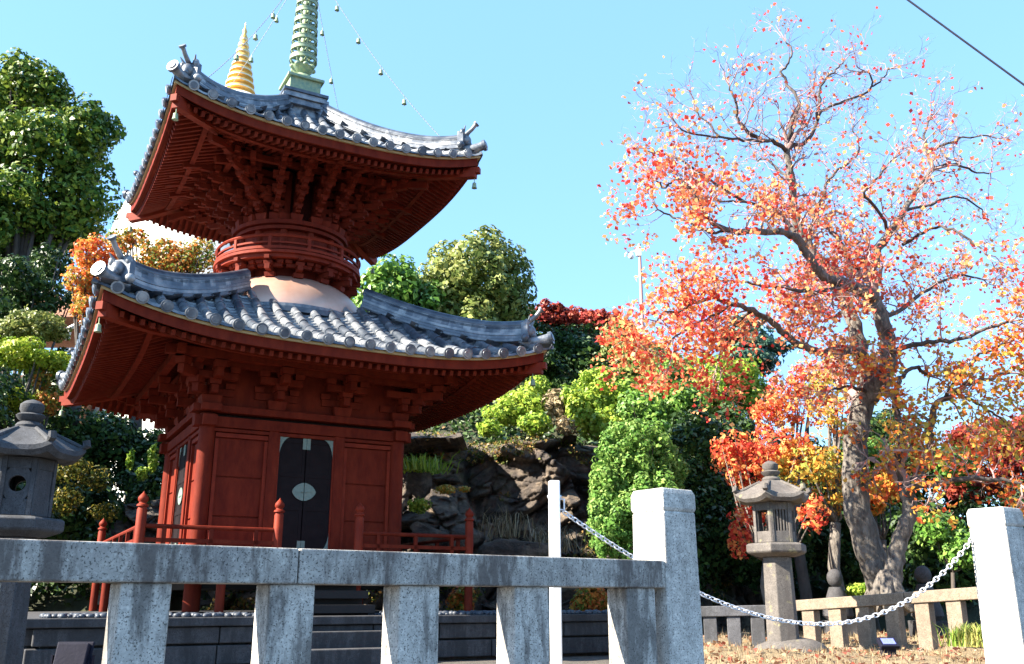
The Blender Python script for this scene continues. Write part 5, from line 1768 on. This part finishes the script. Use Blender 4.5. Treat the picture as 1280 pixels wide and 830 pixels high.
M['bark_mid'] = simple('limb_bark', (0.022, 0.017, 0.015), (0.10, 0.08, 0.07), 10, 0.9, 0, 0.7, 25, stretch=(1, 1, 0.5), bd=0.02)
limbs = [
    ('trunk', [(1104, 756, 0), (1102, 735, 0), (1094, 705, 0), (1082, 675, 0), (1072, 640, 0.0), (1068, 605, 0), (1069, 570, 0), (1073, 535, 0), (1080, 500, 0)], 38, 29),
    ('limb', [(1080, 502, 0), (1084, 470, 0.1), (1076, 440, 0.2), (1068, 408, 0.3), (1058, 380, 0.4), (1046, 358, 0.5), (1030, 338, 0.5), (1010, 305, 0.5), (994, 268, 0.5), (990, 225, 0.4), (984, 186, 0.3)], 24, 9),
    ('limb', [(1080, 506, 0), (1096, 482, -0.2), (1110, 455, -0.3), (1111, 425, -0.4), (1102, 398, -0.5), (1093, 372, -0.5)], 26, 17),
    ('limb', [(1093, 374, -0.5), (1079, 364, -0.7), (1056, 354, -0.9), (1036, 349, -1.1), (1014, 328, -1.3), (1003, 304, -1.4), (982, 292, -1.5), (950, 289, -1.6), (915, 288, -1.7), (886, 276, -1.8), (873, 252, -1.9), (866, 236, -1.9)], 15, 4),
    ('limb', [(1093, 374, -0.5), (1088, 350, -0.4), (1096, 318, -0.3), (1112, 290, -0.2), (1130, 264, -0.1), (1150, 232, 0), (1166, 212, 0)], 14, 6),
    ('limb', [(1166, 212, 0), (1158, 190, 0.1), (1156, 170, 0.2), (1162, 150, 0.2)], 5, 2.5),
    ('limb', [(1158, 192, 0.1), (1180, 180, 0.1), (1205, 172, 0.0), (1236, 170, -0.1)], 4.5, 2),
    ('limb', [(1166, 212, 0), (1190, 204, 0.2), (1215, 214, 0.4), (1238, 216, 0.5)], 4.5, 2),
    ('limb', [(1093, 374, -0.5), (1082, 345, -0.1), (1062, 335, 0.2), (1056, 310, 0.5), (1040, 290, 0.8), (1024, 276, 1.0), (1008, 262, 1.2)], 11, 5),
    ('limb', [(984, 188, 0.3), (970, 178, 0.1), (948, 172, 0), (930, 160, -0.2), (922, 146, -0.3), (920, 124, -0.4), (912, 108, -0.4)], 7, 2.5),
    ('limb', [(984, 188, 0.3), (986, 165, 0.4), (994, 146, 0.4), (998, 128, 0.4), (984, 106, 0.5), (977, 90, 0.5), (986, 78, 0.5), (990, 62, 0.6), (982, 52, 0.6)], 7, 2),
    ('limb', [(984, 186, 0.3), (1004, 178, 0.5), (1018, 162, 0.6), (1026, 140, 0.7), (1050, 128, 0.8), (1074, 120, 0.8), (1090, 108, 0.8), (1084, 90, 0.7)], 6.5, 2.5),
    ('limb', [(1090, 108, 0.8), (1102, 98, 0.8), (1112, 86, 0.8)], 3, 2),
    ('limb', [(1022, 150, 0.6), (1024, 118, 0.6), (1032, 98, 0.6), (1046, 88, 0.6), (1054, 78, 0.6)], 5, 2),
    ('limb', [(1128, 306, -0.2), (1148, 294, -0.5), (1170, 284, -0.8), (1196, 290, -1.0), (1216, 304, -1.1), (1232, 318, -1.2)], 5, 2),
    ('limb', [(1076, 438, 0.2), (1052, 438, -0.2), (1022, 440, -0.5), (992, 426, -0.8), (972, 408, -1.0), (948, 392, -1.1), (916, 380, -1.2), (892, 372, -1.3), (868, 378, -1.4)], 12, 4),
    ('limb', [(940, 390, -1.1), (920, 405, -1.0), (905, 430, -0.9), (898, 452, -0.9)], 4, 2),
    ('limb', [(1104, 444, -0.3), (1130, 434, -0.6), (1160, 428, -0.8), (1196, 424, -1.0), (1230, 412, -1.1), (1262, 402, -1.2)], 8, 3),
    ('limb', [(1088, 494, 0), (1076, 486, -0.3), (1056, 484, -0.6), (1034, 490, -0.8)], 6, 2.5),
    ('limb', [(1004, 304, -1.4), (985, 280, -1.0), (962, 262, -0.8), (930, 252, -0.8), (900, 252, -0.9)], 6, 2.5),
    ('limb', [(962, 176, 0.0), (930, 175, -0.5), (900, 172, -0.8), (872, 168, -1.0), (850, 160, -1.1)], 4.5, 2),
    ('limb', [(900, 172, -0.8), (885, 155, -0.8), (868, 138, -0.8)], 3, 2),
    ('limb', [(930, 252, -0.8), (895, 230, -0.8), (858, 205, -1.0), (838, 195, -1.0), (820, 192, -1.0)], 4.5, 2),
    ('limb', [(866, 236, -1.9), (845, 225, -1.8), (832, 232, -1.7), (820, 226, -1.7)], 3.5, 2),
    ('limb', [(915, 288, -1.7), (885, 290, -1.7), (862, 278, -1.6), (840, 272, -1.5), (822, 262, -1.5)], 4, 2),
    ('limb', [(994, 230, 0.4), (976, 215, 0.9), (960, 200, 1.2), (945, 200, 1.4)], 5, 2),
    ('limb', [(1011, 305, 0.5), (1022, 260, 0.8), (1036, 225, 1.0), (1060, 205, 1.1), (1074, 185, 1.2), (1066, 160, 1.2)], 6, 2),
    ('limb', [(1112, 290, -0.2), (1096, 262, -0.6), (1080, 240, -0.9), (1100, 220, -1.0), (1115, 200, -1.1)], 5, 2),
    ('limb', [(1056, 354, -0.9), (1020, 366, -1.4), (980, 358, -1.8), (948, 356, -2.0), (930, 352, -2.0)], 6, 2.5),
    ('limb', [(916, 380, -1.2), (890, 396, -1.5), (862, 410, -1.7), (840, 424, -1.8)], 4, 2),
    ('limb', [(905, 430, -0.9), (880, 440, -1.0), (852, 436, -1.2), (828, 446, -1.3)], 3, 2),
    ('limb', [(868, 378, -1.4), (845, 390, -1.5), (830, 390, -1.6), (822, 402, -1.6)], 4, 2),
    ('limb', [(1060, 385, 0.4), (1040, 395, 1.2), (1015, 390, 1.8), (990, 370, 2.2)], 7, 2.5),
    ('limb', [(1100, 400, -0.5), (1130, 385, 0.2), (1160, 360, 0.8), (1195, 345, 1.2), (1230, 350, 1.4)], 7, 2.5),
    ('limb', [(1130, 264, -0.1), (1165, 255, 0.6), (1200, 245, 1.0), (1228, 262, 1.2)], 5, 2),
]


def tallow_amt(p):
    z = p.z - EYE
    # higher shoots are nearly bare, the lower and left side still in leaf
    a = 1.0 - 0.86 * float(sm(np.array([z]), 4.3, 6.6)[0])
    a *= 1.0 - 0.35 * float(sm(np.array([p.x]), 4.4, 6.2)[0])
    a *= 1.0 + 0.45 * float(1 - sm(np.array([p.x]), 2.4, 3.3)[0]) * float(1 - sm(np.array([z]), 4.6, 6.0)[0])
    return max(0.08, a)


build_limbs(limbs, 12.8, TREE, None, 'bark', amt=tallow_amt, spawn=0.20, ln=0.58)
TW.build('twigs', M['twig'], TREE)


def leaves_on(sites, per, size, lm, parent, spread=0.05, name='crown'):
    P = []
    for p, a_ in sites:
        k = rs.poisson(per * a_)
        for _ in range(k):
            P.append((p.x + random.gauss(0, spread), p.y + random.gauss(0, spread), p.z - abs(random.gauss(0, spread)) - 0.02))
    P = np.array(P)
    N_ = unit(rs.normal(size=P.shape) + np.array([-0.35, -0.2, 0.0]))
    foliage(name, P, N_, size * rs.uniform(0.65, 1.25, len(P)), L[lm], parent, 0.8, 0.12)
    print(parent.name, 'leaves', len(P), 'sites', len(sites))


leaves_on(TWL, 0.66, 0.068, 'tallow', TREE, 0.06)

# second, gnarled tree at right
T2 = thing('gnarled_tree', (at(1112, 745, 12.4).x, 12.6, EYE - 0.55), 'small gnarled tree with orange leaves and a long low limb right of the big trunk', 'tree')
limbs2 = [
    ('trunk', [(1112, 752, 0), (1116, 720, 0.0), (1122, 690, 0), (1130, 660, 0), (1137, 632, 0), (1130, 606, 0)], 24, 17),
    ('limb', [(1130, 608, 0), (1122, 578, -0.1), (1127, 540, -0.2), (1120, 508, -0.2), (1122, 482, -0.2), (1132, 466, -0.2), (1146, 460, -0.2), (1162, 470, 0)], 11, 3.5),
    ('limb', [(1132, 612, 0), (1150, 588, 0.2), (1162, 562, 0.3), (1164, 530, 0.3), (1170, 508, 0.2), (1188, 494, 0.1), (1206, 482, 0), (1232, 474, -0.1), (1262, 466, -0.1)], 13, 3.5),
    ('limb', [(1134, 622, 0), (1146, 608, -0.3), (1176, 604, -0.5), (1210, 598, -0.7), (1244, 600, -0.8), (1276, 606, -0.9)], 10, 4),
    ('limb', [(1192, 492, 0.1), (1215, 500, 0.4), (1238, 515, 0.6), (1260, 530, 0.8)], 5, 2.5),
    ('limb', [(1178, 500, 0.2), (1200, 470, -0.4), (1225, 445, -0.6), (1255, 430, -0.6)], 5, 2.5),
]
TW2 = MB(); ST2 = []
build_limbs(limbs2, 12.4, T2, None, 'bark', amt=lambda p: 1.0, spawn=0.21, ln=0.55, twm=TW2, store=ST2, up=0.1)
TW2.build('twigs', M['twig'], T2)
leaves_on(ST2, 0.80, 0.072, 'tallow2', T2, 0.07)

# fallen leaves and dry grass over the lawn
n_ = 5200
uu = rs.uniform(0, 1, n_); vv = rs.uniform(0, 1, n_) ** 1.3
q_ = ((1 - uu)[:, None] * (1 - vv)[:, None] * Aq + uu[:, None] * (1 - vv)[:, None] * Bq + uu[:, None] * vv[:, None] * Cq + (1 - uu)[:, None] * vv[:, None] * Dq)
P = np.concatenate([q_, (lawn_h(q_[:, 0], q_[:, 1]) + rs.uniform(0.005, 0.03, n_))[:, None]], 1)
N_ = unit(rs.normal(size=P.shape) * 0.45 + np.array([0, 0, 1.0]))
V, Q = leaf_arrays(P, N_, rs.uniform(0.03, 0.075, n_), 0.8)
L['litter'] = leafmat('fallen_leaves', [(0.22, 0.06, 0.04), (0.34, 0.20, 0.11), (0.46, 0.34, 0.19), (0.30, 0.17, 0.11)], 3, 0.2, 1.0)
tag(finish('fallen_leaves', poly_mesh('fallen_leaves', V, Q), L['litter']), 'scatter of brown and red fallen leaves over the dry lawn', 'leaves', kind='stuff')
n_ = 16000
uu = rs.uniform(0, 1, n_); vv = rs.uniform(0, 1, n_)
q_ = ((1 - uu)[:, None] * (1 - vv)[:, None] * Aq + uu[:, None] * (1 - vv)[:, None] * Bq + uu[:, None] * vv[:, None] * Cq + (1 - uu)[:, None] * vv[:, None] * Dq)
zb2 = lawn_h(q_[:, 0], q_[:, 1])
a_ = rs.uniform(0, 6.28, n_); hgt = rs.uniform(0.03, 0.085, n_) * (1 + 0.8 * (rs.uniform(0, 1, n_) > 0.97))
base = np.concatenate([q_, zb2[:, None]], 1)
side = np.stack([np.cos(a_), np.sin(a_), np.zeros(n_)], 1) * 0.0035
tipv = base + np.stack([rs.normal(0, 0.02, n_), rs.normal(0, 0.02, n_), hgt], 1)
V = np.empty((n_, 3, 3)); V[:, 0] = base - side; V[:, 1] = base + side; V[:, 2] = tipv
tag(finish('dry_grass', poly_mesh('dry_grass', V.reshape(-1, 3), np.arange(n_ * 3).reshape(n_, 3)), L['dry']), 'short dry straw grass covering the lawn', 'grass', kind='stuff')
